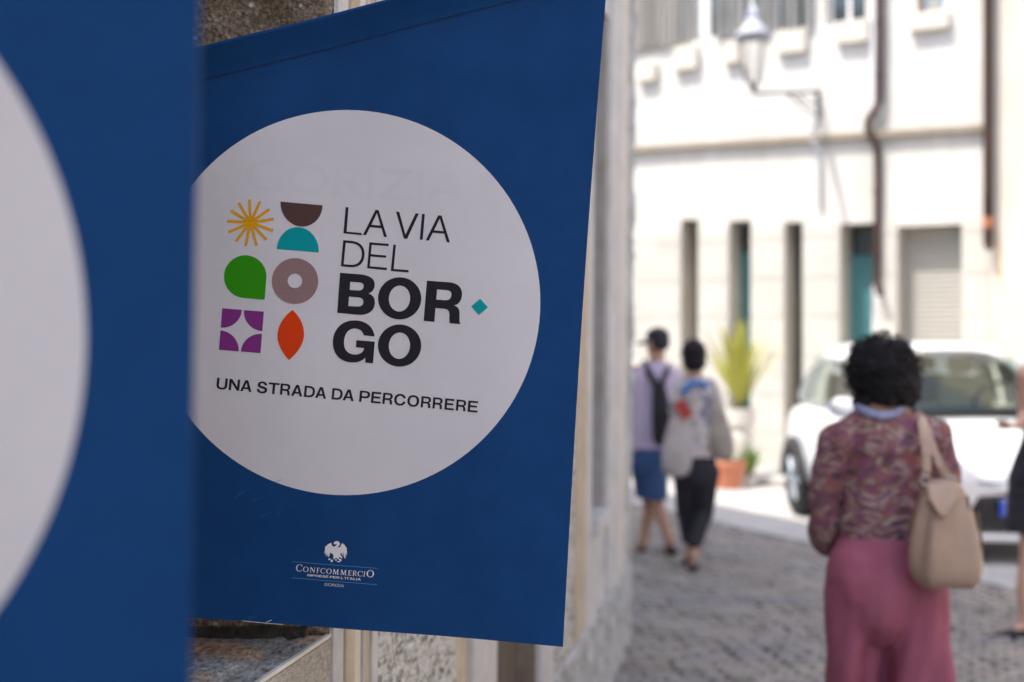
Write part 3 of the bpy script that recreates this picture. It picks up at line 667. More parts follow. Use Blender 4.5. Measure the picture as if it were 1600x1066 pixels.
SG = {  # serif capitals
 'C': (.95, [[(.92, .95), (.92, .68), (.89, .68), (.85, .88, .72, .96, .55, .96), (.3, .96, .17, .78, .17, .5), (.17, .22, .3, .05, .55, .05), (.72, .05, .86, .14, .92, .28), (.95, .26), (.9, .08, .72, -.02, .52, -.02), (.2, -.02, 0, .2, 0, .5), (0, .8, .2, 1.02, .52, 1.02), (.68, 1.02, .8, .98, .92, .95)]]),
 'O': (1.0, [[(.5, 1.02), (.8, 1.02, 1, .8, 1, .5), (1, .2, .8, -.02, .5, -.02), (.2, -.02, 0, .2, 0, .5), (0, .8, .2, 1.02, .5, 1.02)], [(.5, .95), (.3, .95, .17, .78, .17, .5), (.17, .22, .3, .05, .5, .05), (.7, .05, .83, .22, .83, .5), (.83, .78, .7, .95, .5, .95)]]),
 'N': (.95, [[(0, 0), (0, .04), (.09, .06), (.09, .94), (0, .96), (0, 1), (.24, 1), (.78, .28), (.78, .94), (.68, .96), (.68, 1), (.95, 1), (.95, .96), (.87, .94), (.87, -.01), (.78, -.01), (.17, .78), (.17, .06), (.26, .04), (.26, 0)]]),
 'F': (.64, [[(0, 0), (0, .04), (.1, .06), (.1, .94), (0, .96), (0, 1), (.62, 1), (.64, .8), (.6, .8), (.55, .93), (.26, .93), (.26, .56), (.45, .56), (.48, .63), (.5, .63), (.5, .4), (.48, .4), (.45, .49), (.26, .49), (.26, .06), (.37, .04), (.37, 0)]]),
 'E': (.68, [[(0, 0), (0, .04), (.1, .06), (.1, .94), (0, .96), (0, 1), (.62, 1), (.64, .8), (.6, .8), (.55, .93), (.26, .93), (.26, .56), (.45, .56), (.48, .63), (.5, .63), (.5, .4), (.48, .4), (.45, .49), (.26, .49), (.26, .07), (.56, .07), (.64, .22), (.68, .22), (.65, 0)]]),
 'M': (1.05, [[(0, 0), (0, .04), (.1, .06), (.14, .94), (.05, .96), (.05, 1), (.28, 1), (.53, .26), (.77, 1), (1, 1), (1, .96), (.91, .94), (.95, .06), (1.05, .04), (1.05, 0), (.70, 0), (.70, .04), (.80, .06), (.77, .76), (.52, 0), (.46, 0), (.20, .76), (.18, .06), (.27, .04), (.27, 0)]]),
 'R': (.9, [[(0, 0), (0, .04), (.1, .06), (.1, .94), (0, .96), (0, 1), (.42, 1), (.62, 1, .72, .9, .72, .74), (.72, .6, .62, .52, .5, .48), (.8, .05), (.9, .04), (.9, 0), (.7, 0), (.38, .46), (.26, .46), (.26, .06), (.36, .04), (.36, 0)], [(.26, .53), (.26, .93), (.38, .93), (.5, .93, .56, .87, .56, .74), (.56, .6, .5, .53, .38, .53)]]),
 'I': (.38, [[(0, 0), (0, .04), (.11, .06), (.11, .94), (0, .96), (0, 1), (.38, 1), (.38, .96), (.27, .94), (.27, .06), (.38, .04), (.38, 0)]]),
}
def glyph(g, tf, x0, x1, ys=1.0):
    wd, cons = g; k = (x1 - x0) / wd; out = []
    for c in cons:
        fl = contours(c); out.append([Vector((*tf(x0 + p.x * k, p.y * ys), 0)) for p in fl])
    return out

def make_banner():
    root = bpy.data.objects.new('hanging_banner', None); COL.objects.link(root); root.empty_display_size = .1
    # cloth: front face, rolled over the pole, short back flap
    na, nb = 72, 120; v = []; f = []
    NBK = 9
    for i in range(na + 1):
        a = i / na
        for j in range(nb + NBK + 1):
            b = min(j / nb, 1.0)
            b = 1 - (1 - b) ** 1.9                 # denser near the sleeve
            # approximate left/right edges at this height
            py = 980 + (-10 - 980) * b
            for _ in range(3):
                r_ = xr(py); px = r_ - 751 + 751 * a; yt, yb = top_y(px), bot_y(px); py = yb + (yt - yb) * b
            x, z = bl2(px, py); t = (py - yt) * SB * cs_top
            y = bend(x, z) + sleeve(t)
            if j > nb:
                q = (j - nb) / NBK; x2, z2 = bl2(px, yt); th = q * math.pi * .5
                dn = .045 * q; z = z2 - dn / cs_top; y = bend(x, z) + .010 * math.sin(math.pi * min(1, q * 1.05)) + .0025
            v.append((x, y, z))
    n1 = nb + NBK + 1
    for i in range(na):
        for j in range(nb + NBK):
            k = i * n1 + j; f.append((k, k + n1, k + n1 + 1, k + 1))
    cl = mk('cloth', v, f, [M['blue'], M['blue_edge']], root, world=False, smooth=True)
    sd = cl.modifiers.new('thickness', 'SOLIDIFY'); sd.thickness = .0009; sd.offset = -1; sd.material_offset_rim = 1; sd.use_even_offset = False
    es = cl.modifiers.new('split', 'EDGE_SPLIT'); es.split_angle = R(35)
    # pole inside the sleeve
    pp = []
    for k in range(31):
        px = 60 + 905 * k / 30; x, z = bl2(px, top_y(px) + 13); pp.append((x, bend(x, z) - .005, z))
    mb = MB(); mb.tube(pp, .0065, 12)
    mb.build('pole', M['pole'], root, world=False)
    # white disc
    v = []; f = []; NR, NS = 14, 120
    x, z = bl2(*BC); v.append((x, bend(x, z) - .0005, z))
    for r_ in range(1, NR + 1):
        for k in range(NS):
            t = 2 * math.pi * k / NS; x, z = bl2(BC[0] + 303.5 * r_ / NR * math.cos(t), BC[1] + 302 * r_ / NR * math.sin(t)); v.append((x, bend(x, z) - .0005, z))
    for k in range(NS): f.append((0, 1 + k, 1 + (k + 1) % NS))
    for r_ in range(NR - 1):
        for k in range(NS):
            a = 1 + r_ * NS + k; b = 1 + r_ * NS + (k + 1) % NS; f.append((a, a + NS, b + NS, b))
    disc = fixnormals(mk('disc', v, f, M['disc'], root, world=False, smooth=True))
    L1 = .0010
    A = crop(330, 300, 7.616); B = crop(330, 440, 7.616); C5 = crop(510, 310, 3.807)
    # icons
    rays = [(456, 90), (580, 115), (690, 205), (743, 323), (735, 460), (660, 570), (543, 640), (412, 643), (295, 590), (208, 480), (188, 348), (232, 222), (325, 130)]
    c0 = Vector((466, 367)); star = []
    for k, r_ in enumerate(rays):
        d = (Vector(r_) - c0).normalized(); pr = Vector((-d.y, d.x)); e = Vector(r_)
        d2 = (Vector(rays[(k + 1) % 13]) - c0).normalized(); bi = (d + d2).normalized()
        star += [e - pr * 16.5, e + pr * 16.5, c0 + bi * 74]
    # tuples ordered clockwise in photo px
    fill('sun_icon', [[A((p.x, p.y)) for p in star]], M['p_sun'], disc, L1)
    def half(c, u, vv, n=40, a0=0, a1=math.pi): return [(c[0] + u[0] * math.cos(a0 + (a1 - a0) * k / n) + vv[0] * math.sin(a0 + (a1 - a0) * k / n), c[1] + u[1] * math.cos(a0 + (a1 - a0) * k / n) + vv[1] * math.sin(a0 + (a1 - a0) * k / n)) for k in range(n + 1)]
    fill('bowl_icon', [[A(p) for p in half((1071, 134), (249, 21), (-9, 276))]], M['p_brown'], disc, L1)
    fill('dome_icon', [[A(p) for p in half((1028, 700), (248, 20), (14, -282))]], M['p_teal'], disc, L1)
    gc = (383.6, 432.4)
    drop = [(gc[0] + 33.1 * math.cos(t), gc[1] + 33.3 * math.sin(t)) for t in [math.pi / 2 + .06 + (2 * math.pi - math.pi / 2 - .0) * k / 60 for k in range(61)]] + [(414.0, 468.6)]
    fill('drop_icon', [drop], M['p_green'], disc, L1)
    fill('ring_icon', [ell(461, 439.3, 35.9, 35.9), ell(460.9, 439.0, 11.3, 11.3, 32)], M['p_taupe'], disc, L1)
    for cn, e1_, e2_ in (((137, 318), (371, 338), (122, 549)), ((631, 359), (397, 342), (614, 591)), ((100, 812), (118, 582), (334, 832)), ((593, 853), (610, 624), (361, 833))):
        u = (e1_[0] - cn[0], e1_[1] - cn[1]); vv = (e2_[0] - cn[0], e2_[1] - cn[1])
        fill('quarter_icon', [[B(cn)] + [B(p) for p in half(cn, u, vv, 20, 0, math.pi / 2)]], M['p_purple'], disc, L1)
    leaf = path(B, [(970, 338), (1060, 420, 1106, 520, 1106, 632), (1102, 750, 1030, 850, 928, 936), (850, 850, 790, 740, 792, 640), (798, 520, 860, 420, 970, 338)])
    fill('leaf_icon', [leaf], M['p_red'], disc, L1)
    # lettering, letter by letter
    T = lambda pts: path(C5, pts)
    thin = [
        [[(111, 49), (128, 51), (117, 196), (207, 204), (206, 216), (98, 206)]],
        [[(214, 215), (288, 65), (307, 67), (357, 228), (339, 226), (324, 175), (256, 169), (232, 216)], [(297, 84), (264, 154), (319, 159)]],
        [[(411, 75), (430, 77), (467, 213), (528, 85), (547, 87), (477, 238), (458, 236)]],
        [[(566, 88), (583, 90), (570, 244), (553, 243)]],
        [[(588, 247), (663, 97), (683, 99), (733, 260), (715, 258), (699, 207), (631, 201), (606, 249)], [(672, 116), (638, 187), (695, 192)]],
        [[(97, 247), (148, 251), (200, 256, 228, 290, 223, 338), (219, 388, 188, 412, 137, 408), (83, 403)], [(112, 262), (143, 265), (187, 268, 211, 295, 207, 336), (203, 378, 178, 397, 140, 394), (100, 391)]],
        [[(252, 259), (367, 268), (366, 282), (266, 274), (261, 330), (352, 338), (351, 351), (260, 344), (255, 402), (357, 411), (356, 425), (239, 415)]],
        [[(395, 272), (410, 274), (397, 418), (486, 425), (485, 439), (380, 430)]]]
    bold = [
        [[(79, 442), (190, 450), (248, 454, 287, 474, 284, 515), (282, 545, 265, 560, 247, 565), (272, 572, 287, 592, 285, 625), (282, 672, 240, 697, 185, 692), (62, 681)],
         [(139, 495), (185, 498), (210, 500, 220, 508, 218, 524), (216, 541, 204, 549, 180, 547), (136, 544)], [(132, 584), (185, 588), (208, 590, 219, 600, 217, 617), (215, 636, 201, 645, 178, 643), (128, 640)]],
        [[(596, 488), (730, 498), (780, 502, 808, 530, 805, 572), (803, 610, 785, 632, 757, 636), (785, 644, 792, 662, 791, 695), (790, 725, 790, 740, 796, 743), (794, 748), (733, 743), (728, 730, 730, 712, 730, 695), (730, 668, 722, 658, 697, 656), (647, 652), (640, 735), (576, 728)],
         [(656, 540), (710, 544), (735, 546, 744, 556, 742, 575), (740, 596, 728, 606, 703, 605), (652, 601)]],
        [[(284, 822), (278, 765, 235, 728, 170, 726), (95, 722, 40, 775, 37, 850), (34, 925, 80, 975, 150, 977), (185, 978, 212, 968, 228, 948), (229, 978), (275, 982), (285, 853), (176, 844), (173, 886), (222, 891), (218, 918, 195, 930, 167, 930), (125, 928, 100, 900, 103, 853), (105, 805, 130, 774, 167, 774), (196, 775, 214, 790, 219, 815)]]]
    for g in thin: fill('thin_letter', [T(c) for c in g], M['ink'], disc, L1)
    for g in bold: fill('bold_letter', [T(c) for c in g], M['ink'], disc, L1)
    for cy, hy in ((594, 78), (876, 79)):
        fill('bold_letter', [[C5(p[:2]) for p in ell(433, cy, 129, 126, rot=.07)], [C5(p[:2]) for p in ell(432, cy + 1, 63.5, hy, 40, rot=.08)]], M['ink'], disc, L1)
    fill('diamond', [[C5(p) for p in ((914, 596), (960, 647), (906, 694), (860, 641))]], M['p_teal'], disc, L1)
    tag_x = [('U', 33, 93), ('N', 103, 163), ('A', 168, 232), ('S', 260, 320), ('T', 325, 385), ('R', 392, 450), ('A', 455, 518), ('D', 527, 587), ('A', 590, 652), ('D', 683, 743), ('A', 745, 808), ('P', 838, 897), ('E', 905, 960), ('R', 970, 1028), ('C', 1035, 1100), ('O', 1110, 1177), ('R', 1188, 1246), ('R', 1255, 1312), ('E', 1323, 1377), ('R', 1388, 1446), ('E', 1455, 1512)]
    tf = frame_tf(330 + 33 / 3.636, 580 + 100 / 3.636, .0925, 17.6)
    for ch, a, b in tag_x: fill('tagline_letter', glyph(GL[ch], tf, (a - 33) / 3.636 * 1.0043, (b - 33) / 3.636 * 1.0043), M['ink'], disc, L1)
    # emblem, rules and small lettering near the foot
    C7 = crop(440, 835, 9.41); L0 = .0007
    eagle = [(765, 135), (775, 112), (800, 98), (838, 104), (858, 132), (852, 160), (830, 182), (838, 196), (862, 186), (878, 150), (893, 128), (925, 158), (960, 208), (956, 232), (968, 290), (950, 268), (958, 325), (936, 292), (938, 364), (916, 334), (904, 262), (896, 318), (876, 268), (862, 300), (892, 338), (884, 356), (848, 332), (838, 345), (862, 372), (850, 380), (815, 352), (790, 350), (772, 372), (758, 350), (764, 305), (745, 285), (716, 268), (700, 322), (683, 336), (686, 290), (662, 332), (668, 282), (640, 314), (652, 262), (628, 284), (640, 225), (638, 188), (680, 148), (730, 122), (738, 160), (768, 186), (800, 166), (812, 150), (800, 138), (782, 152)]
    em = fill('eagle_emblem', [[C7(p) for p in eagle]], M['p_white'], root, L0)
    for (x, y, a, b) in ((704, 366, 17, 13), (738, 390, 17, 20), (800, 378, 13, 11), (838, 402, 22, 9), (866, 380, 15, 18)): fill('talon', [[C7(p[:2]) for p in ell(x, y, a, b, 14)]], M['p_white'], em, L0 + .0001)
    for (x0, y0, x1, y1) in ((155, 402, 1412, 505), (150, 640, 1405, 745)):
        mb = MB()
        for k in range(24):
            q = [(x0 + (x1 - x0) * t, y0 + (y1 - y0) * t) for t in (k / 24, (k + 1) / 24)]
            pts = [bl2(*C7(p)) for p in ((q[0][0], q[0][1] + 5), (q[1][0], q[1][1] + 5), (q[1][0], q[1][1] - 5), (q[0][0], q[0][1] - 5))]
            mb.quad(*[Vector((a, bend(a, b) - L0, b)) for a, b in pts])
        mb.build('rule', M['p_rule'], root, world=False, fix=False)
    tf = frame_tf(440 + 208 / 9.41, 835 + 541 / 9.41, .0838, 75 / 9.41)
    for ch, a, b, h in (('C', 208, 300, 1.33), ('O', 312, 395, 1), ('N', 415, 490, 1), ('F', 512, 556, 1), ('C', 570, 640, 1), ('O', 655, 735, 1), ('M', 750, 842, 1), ('M', 863, 955, 1), ('E', 975, 1027, 1), ('R', 1043, 1108, 1), ('C', 1116, 1190, 1), ('I', 1203, 1229, 1), ('O', 1248, 1356, 1.33)):
        fill('emblem_letter', glyph(SG[ch], tf, (a - 208) / 9.41, (b - 208) / 9.41, h), M['p_white'], root, L0)
    line = "IMPRESE PER L'ITALIA"; wd = {' ': .32}; tot = sum(wd.get(c) or GL[c][0] + .16 for c in line); x = 0; k = (1172 - 375) / 9.41 / tot
    tf = frame_tf(440 + 375 / 9.41, 835 + 616 / 9.41, .0838, 33 / 9.41)
    for c in line:
        if c != ' ': fill('motto_letter', glyph(GL[c], tf, x * k, (x + GL[c][0]) * k), M['p_white'], root, L0); x += GL[c][0] + .16
        else: x += .32
    def font_text(s, tf, width, h, name, m, parent, lift, off=0.0):
        cu = bpy.data.curves.new('text', 'FONT'); cu.body = s; cu.offset = off; to = bpy.data.objects.new('text', cu); COL.objects.link(to)
        dg = bpy.context.evaluated_depsgraph_get(); me = bpy.data.meshes.new_from_object(to.evaluated_get(dg)); vs_ = [q.co.copy() for q in me.vertices]; fs_ = [tuple(p.vertices) for p in me.polygons]
        bpy.data.objects.remove(to); x0 = min(q.x for q in vs_); x1 = max(q.x for q in vs_); y1 = max(q.y for q in vs_)
        out = []
        for q in vs_:
            px, py = tf((q.x - x0) / (x1 - x0) * width, q.y / y1); x, z = bl2(px, py); out.append((x, bend(x, z) - lift, z))
        return mk(name, out, fs_, m, parent, world=False)
    font_text('GORIZIA', frame_tf(440 + 628 / 9.41, 835 + 757 / 9.41, .0838, 42 / 9.41), 287 / 9.41, 1, 'town_lettering', M['p_white'], root, L0, -.012)
    font_text('GORIZIA', frame_tf(383, 296, .058, 48), 342, 1, 'show_through_lettering', M['ghost'], disc, .0007, .012)
    # stitching along the sleeve and the faint fold below it
    mb = MB()
    def sp3(px, dy):
        py = top_y(px) + dy; x, z = bl2(px, py); t = dy * SB * cs_top; return Vector((x, bend(x, z) + sleeve(t) - .0016, z))
    px = 190.0; dlt = 50.5
    while px < 930:
        a, b = sp3(px, dlt), sp3(px + 4.2, dlt); a2, b2 = sp3(px, dlt + 1.9), sp3(px + 4.2, dlt + 1.9); mb.quad(a, a2, b2, b); px += 5.6
    mb.build('stitching', M['thread'], root, world=False, fix=False)
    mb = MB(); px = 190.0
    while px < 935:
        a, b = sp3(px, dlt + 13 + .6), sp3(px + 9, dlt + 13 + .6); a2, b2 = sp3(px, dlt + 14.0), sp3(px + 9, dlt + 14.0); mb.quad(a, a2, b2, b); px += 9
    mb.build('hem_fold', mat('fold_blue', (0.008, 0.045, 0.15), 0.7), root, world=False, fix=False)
    # scuffs and frayed threads by the lower edge
    mb = MB()
    for (x0, y0, x1, y1, wd) in ((372, 772, 392, 762, 1.0), (366, 778, 384, 768, .6), (396, 782, 410, 777, .7), (424, 756, 441, 749, .6), (408, 808, 424, 800, .7), (434, 803, 440, 794, .6), (386, 965, 402, 962.5, .8), (385, 970, 402, 963, .9)):
        mb.quad(*[Vector((q[0], bend(*q) - .0008, q[1])) for q in (bl2(x0, y0), bl2(x0 + .4, y0 + wd), bl2(x1, y1 + .2), bl2(x1 - .3, y1))])
    mb.build('scuffs', M['scratch'], root, world=False, fix=False)
    mb = MB()
    for (x0, y0, x1, y1) in ((378, 971, 425, 975.5), (415, 973.5, 424, 969.5), (425, 975.5, 442, 976.5)):
        a, b = bl2(x0, y0), bl2(x1, y1); mb.tube([(a[0], bend(*a) - .001, a[1]), (b[0], bend(*b) - .0015, b[1])], .0004, 5)
    mb.build('frayed_thread', M['p_white'], root, world=False)
    return root

b2 = make_banner()
ox, oz = (BC[0] - 800) * SB, EYE + (533 - BC[1]) * SB
b2.location = (ox, 2.1, oz)
tag(b2, 'sharp blue banner with white disc, coloured icons and black lettering on a slanted pole', 'banner', 'printed banners on the house front')
def copy_tree(o, parent=None):
    c = o.copy(); COL.objects.link(c); c.parent = parent
    for ch in list(o.children): copy_tree(ch, c)
    return c
b1 = copy_tree(b2)
b1['label'] = 'blurred blue banner at the left edge with only part of its white disc showing'
# nearer banner, turned a little towards the wall
YAW = R(8); D1 = .84
edge = Vector((bl2(xr(480), 480)[0], 0, 0))                       # right-hand edge in banner space
rotm = Matrix.Rotation(YAW, 4, 'Z') @ Matrix.Rotation(R(5), 4, 'X') @ Matrix.Rotation(R(-2.7), 4, 'Y')
tgt = Vector(((300 - 800) * D1 / F, D1, EYE + (533 - 480) * D1 / F))
b1.rotation_euler = rotm.to_euler(); b1.location = tgt - rotm.to_3x3() @ edge

# ------------------------------------------------------------------ potted plants by the townhouse
def leafy(base, n, length, spread, m, parent, seed, width=.05):
    rr = random.Random(seed)
    for k in range(n):
        az = k * 2.4 + rr.uniform(-.3, .3); tilt = (.05 + .95 * (k / n)) * spread; L = length * rr.uniform(.75, 1.08); wd = width * rr.uniform(.8, 1.2)
        pts = []; p = Vector(base); d = Vector((math.cos(az) * math.sin(tilt), math.sin(az) * math.sin(tilt), math.cos(tilt))); N = 6
        side = Vector((-math.sin(az), math.cos(az), 0)); v = []; f = []
        for q in range(N + 1):
            t = q / N; hw = wd * .5 * math.sin(math.pi * min(1, .12 + .88 * t)) ** .7 + .002
            up = side.cross(d).normalized(); v += [p - side * hw, p + up * hw * .25 * -1, p + side * hw]
            p = p + d * (L / N); d = (d + Vector((0, 0, -.10 * math.sin(tilt)))).normalized()
        for q in range(N):
            for r_ in range(2): a = q * 3 + r_; f.append((a, a + 1, a + 4, a + 3))
        mk('leaf', v, f, m, parent, smooth=True)
M['yucca'] = mat('yellow_green_leaf', (0.36, 0.37, 0.04), 0.5, (0.50, 0.48, 0.09), 5)
M['herb'] = mat('green_leaf', (0.10, 0.20, 0.03), 0.6, (0.16, 0.28, 0.05), 8)
M['terracotta'] = mat('terracotta', (0.46, 0.16, 0.09), 0.85, (0.56, 0.21, 0.12), 6)
M['pale_pot'] = mat('pale_pot', (0.62, 0.58, 0.52), 0.85, (0.70, 0.66, 0.6), 4)
M['soil'] = mat('soil', (0.05, 0.035, 0.025), 1.0)
def pot(name, label, c, prof, m, nleaf, length, spread, lm, seed, width, grp=None):
    t = thing(name, label, 'plant', c, group=grp); mb = MB(); mb.lathe(prof, c, 24); mb.build('pot', m, t, smooth=False)
    mb = MB(); z = prof[-1][1]; mb.lathe([(prof[-1][0] * .93, z + .001), (prof[-1][0] * .5, z + .015)], c, 24); mb.build('soil', M['soil'], t)
    leafy((c[0], c[1], c[2] + z), nleaf, length, spread, lm, t, seed, width)
    return t
ya = P(1156, 0, 15.9); 
t = pot('potted_yucca', 'tall yellow-green spiky yucca in a pale pot beside the townhouse doorway', (ya.x, ya.y, .004), [(.13, 0), (.15, .1), (.15, .55), (.12, .6), (.17, .66), (.18, .84), (.16, .84)], M['pale_pot'], 36, 1.05, .62, M['yucca'], 4, .055)
ta = P(1139, 0, 15.4)
pot('terracotta_planter', 'orange terracotta pot standing on the ground under the yucca', (ta.x, ta.y, .004), [(.12, 0), (.17, .2), (.19, .25), (.19, .30), (.17, .30)], M['terracotta'], 10, .16, .9, M['herb'], 9, .05)
tb = P(1171, 0, 15.6)
pot('small_herb_pot', 'small pot of bright green leaves right of the terracotta pot', (tb.x, tb.y, .004), [(.07, 0), (.09, .12), (.08, .12)], M['pale_pot'], 22, .36, .7, M['herb'], 19, .05)

# ------------------------------------------------------------------ white car
def make_car():
    LX = 3.62; HW = .81
    paint = mat('white_car_paint', (0.74, 0.75, 0.78), 0.3, coat=0.5); glass = car_glass(); black = mat('black_plastic', (0.012, 0.013, 0.016), 0.45)
    chrome = mat('bright_trim', (0.6, 0.62, 0.65), 0.2, metal=0.9); tyre = mat('tyre_rubber', (0.02, 0.02, 0.022), 0.8); rim = mat('alloy_rim', (0.42, 0.46, 0.5), 0.35, metal=0.7)
    lampm = mat('headlamp_lens', (0.72, 0.76, 0.80), 0.08, spec=0.8); platew = mat('plate_white', (0.75, 0.75, 0.74), 0.4); plateb = mat('plate_blue', (0.01, 0.07, 0.55), 0.4)
    c = thing('white_car', 'small white hatchback facing the camera, behind the woman in pink trousers', 'car')
    # stations from nose (x=0) to tail: x, half width, z bottom, z shoulder, z top
    st = [(0.00, .50, .30, .52, .60), (.06, .66, .22, .58, .68), (.22, .77, .18, .66, .76), (.55, .81, .18, .74, .86), (.95, .82, .18, .84, .96), (1.5, .82, .18, .90, .975),
          (2.2, .82, .18, .92, .985), (2.9, .83, .18, .93, .99), (3.3, .81, .20, .92, .985), (3.52, .76, .24, .86, .96), (3.62, .64, .34, .74, .86)]
    v = []; f = []
    for (x, hw, zb, zs, zt) in st:
        half = [(0, zb), (hw * .80, zb), (hw * .97, zb + .10), (hw * 1.0, (zb + zs) / 2), (hw * .985, zs - .04), (hw * .90, zs + .6 * (zt - zs)), (hw * .62, zt), (0, zt + .02)]
        ring = [(-x, y, z) for (y, z) in half] + [(-x, -y, z) for (y, z) in half[-2:0:-1]]
        v += ring
    n = 14
    for k in range(len(st) - 1):
        for j in range(n): f.append((k * n + j, k * n + (j + 1) % n, (k + 1) * n + (j + 1) % n, (k + 1) * n + j))
    f.append(tuple(range(n))); f.append(tuple(range((len(st) - 1) * n, len(st) * n)))
    body = fixnormals(mk('body', v, f, paint, c, world=False, smooth=True)); ss = body.modifiers.new('sub', 'SUBSURF'); ss.levels = ss.render_levels = 2
    # greenhouse
    lv = [(.95, -.86, -3.50, .735), (1.15, -1.12, -3.40, .70), (1.34, -1.40, -3.25, .645), (1.45, -1.62, -3.05, .595), (1.505, -1.85, -2.85, .50), (1.52, -2.1, -2.6, .3)]
    v = []; f = []
    for (z, xf, xb, hw) in lv:
        r_ = []
        for (a, b) in ((xf, 0), (xf - .05, hw * .7), (xf - .20, hw * .97), ((xf + xb) / 2, hw), (xb + .12, hw * .96), (xb + .02, hw * .7), (xb, 0)): r_.append((a, b, z))
        r_ += [(a, -b, z) for (a, b, _z) in r_[-2:0:-1]]; v += r_
    n = 12
    for k in range(len(lv) - 1):
        for j in range(n):
            if k < 3 and j in (0, 11, 5, 6): continue           # openings for the screens
            if k in (0, 1) and j in (2, 3, 8, 9): continue      # side openings
            f.append((k * n + j, k * n + (j + 1) % n, (k + 1) * n + (j + 1) % n, (k + 1) * n + j))
    f.append(tuple(range((len(lv) - 1) * n, len(lv) * n)))
    cab = fixnormals(mk('cabin', v, f, paint, c, world=False, smooth=True)); ss = cab.modifiers.new('sub', 'SUBSURF'); ss.levels = ss.render_levels = 1
    # glazing patches follow the cabin, a few mm proud
    def lev(z):
        for (a, b) in zip(lv, lv[1:]):
            if a[0] <= z <= b[0]: t = (z - a[0]) / (b[0] - a[0]); return tuple(a[i] + (b[i] - a[i]) * t for i in range(4))
    def patch(name, pts, off):
        vv = [Vector(p) + Vector(off) for p in pts]; nn = len(vv) // 2
        ff = [(i, i + 1, nn + i + 1, nn + i) for i in range(nn - 1)]; return fixnormals(mk(name, vv, ff, glass, c, world=False, smooth=True))
    rows = []
    for z in (1.0, 1.08, 1.16, 1.24, 1.32, 1.40):
        _, xf, xb, hw = lev(z); rows.append([(xf - .05 * (abs(u) / .7) - (.15 * max(0, abs(u) - .7) / .27), hw * u, z) for u in (-.88, -.7, -.35, 0, .35, .7, .88)])
    vv = [Vector(p) + Vector((.022, 0, .012)) for r_ in rows for p in r_]; ff = [(k * 7 + j, k * 7 + j + 1, (k + 1) * 7 + j + 1, (k + 1) * 7 + j) for k in range(5) for j in range(6)]
    fixnormals(mk('windscreen', vv, ff, glass, c, world=False, smooth=True))
    vv = [Vector(p) + Vector((.028, 0, .005)) for p in [(lev(1.0)[1] - .02, y, .985) for y in (-.55, 0, .55)] + [(lev(1.0)[1] - .05, y, 1.0) for y in (-.55, 0, .55)]]
    mk('wiper_cowl', vv, [(0, 1, 4, 3), (1, 2, 5, 4)], black, c, world=False)
    rows = []
    for z in (1.04, 1.16, 1.28, 1.38):
        _, xf, xb, hw = lev(z); rows.append([(xb + .02, hw * u, z) for u in (-.6, 0, .6)])
    vv = [Vector(p) + Vector((-.02, 0, .005)) for r_ in rows for p in r_]; fixnormals(mk('rear_window', vv, [(k * 3 + j, k * 3 + j + 1, (k + 1) * 3 + j + 1, (k + 1) * 3 + j) for k in range(3) for j in range(2)], glass, c, world=False, smooth=True))
    for sgn in (1, -1):
        for (xa, xb_, xat, xbt) in ((-1.28, -2.18, -1.66, -2.20), (-2.26, -3.12, -2.28, -2.96)):
            vv = []; N = 6
            for (z, x0, x1) in ((1.0, xa, xb_), (1.12, xa + (xat - xa) * .32, xb_ + (xbt - xb_) * .32), (1.26, xa + (xat - xa) * .68, xb_ + (xbt - xb_) * .68), (1.385, xat, xbt)):
                hw = lev(z)[3]
                for q in range(N + 1): vv.append((x0 + (x1 - x0) * q / N, sgn * (hw * (.99 if q else .985) + .012), z))
            fixnormals(mk('side_window', vv, [(k * 7 + j, k * 7 + j + 1, (k + 1) * 7 + j + 1, (k + 1) * 7 + j) for k in range(3) for j in range(6)], glass, c, world=False, smooth=True))
        # wheels
        for wx in (-.72, -2.98):
            wy = sgn * .735; mb = MB(); mb.lathe([(.20, -.10), (.285, -.10), (.305, -.07), (.31, 0), (.305, .07), (.285, .10), (.20, .10)], (wx, wy, .314), 32, 'y'); wh = mb.build('wheel', tyre, c, world=False, smooth=True)
            mb = MB(); mb.lathe([(.205, .03), (.205, .06)], (wx, wy + (0 if sgn > 0 else -.09), .314), 28, 'y'); mb.build('rim_well', black, wh, world=False)
            for q in range(6):
                t = 2 * math.pi * q / 6; mb = MB(); d = Vector((math.cos(t), 0, math.sin(t))); mb.tube([Vector((wx, wy + sgn * .085, .314)) + d * .03, Vector((wx, wy + sgn * .092, .314)) + d * .2], [.04, .028], 8); mb.build('spoke', rim, wh, world=False)
            mb = MB(); mb.lathe([(.212, .0), (.218, .012), (.20, .02)], (wx, wy + sgn * .082, .314), 28, 'y'); 
            mb.build('rim', rim, wh, world=False)
            v = []; f = []; N = 20
            for q in range(N + 1):
                t = math.pi * q / N
                for rr_ in (.30, .375): v.append((wx + rr_ * math.cos(t), sgn * (.838 if rr_ > .31 else .832), .314 + rr_ * math.sin(t)))
            for q in range(N): f.append((2 * q, 2 * q + 1, 2 * q + 3, 2 * q + 2))
            o = mk('wheel_arch', v, f, black, c, world=False)
            sm = o.modifiers.new('th', 'SOLIDIFY'); sm.thickness = .03; sm.offset = 0
        mb = MB(); mb.lathe([(.02, -.05), (.08, -.045), (.10, 0), (.085, .035), (.03, .05)], (-1.20, sgn * .93, 1.02), 16, 'x'); o = mb.build('mirror', paint, c, world=False, smooth=True)
        for q in o.data.vertices: q.co.y = sgn * .93 + (q.co.y - sgn * .93) * 1.25; q.co.z = 1.02 + (q.co.z - 1.02) * .8
        mb = MB(); mb.tube([(-1.22, sgn * .76, .98), (-1.21, sgn * .87, 1.0)], .022, 8); mb.build('mirror_arm', black, o, world=False)
        # lamps
        v = []; f = []; N = 18
        cpt = Vector((-.115, sgn * .60, .665))
        v.append(cpt + Vector((.06, 0, .015)))
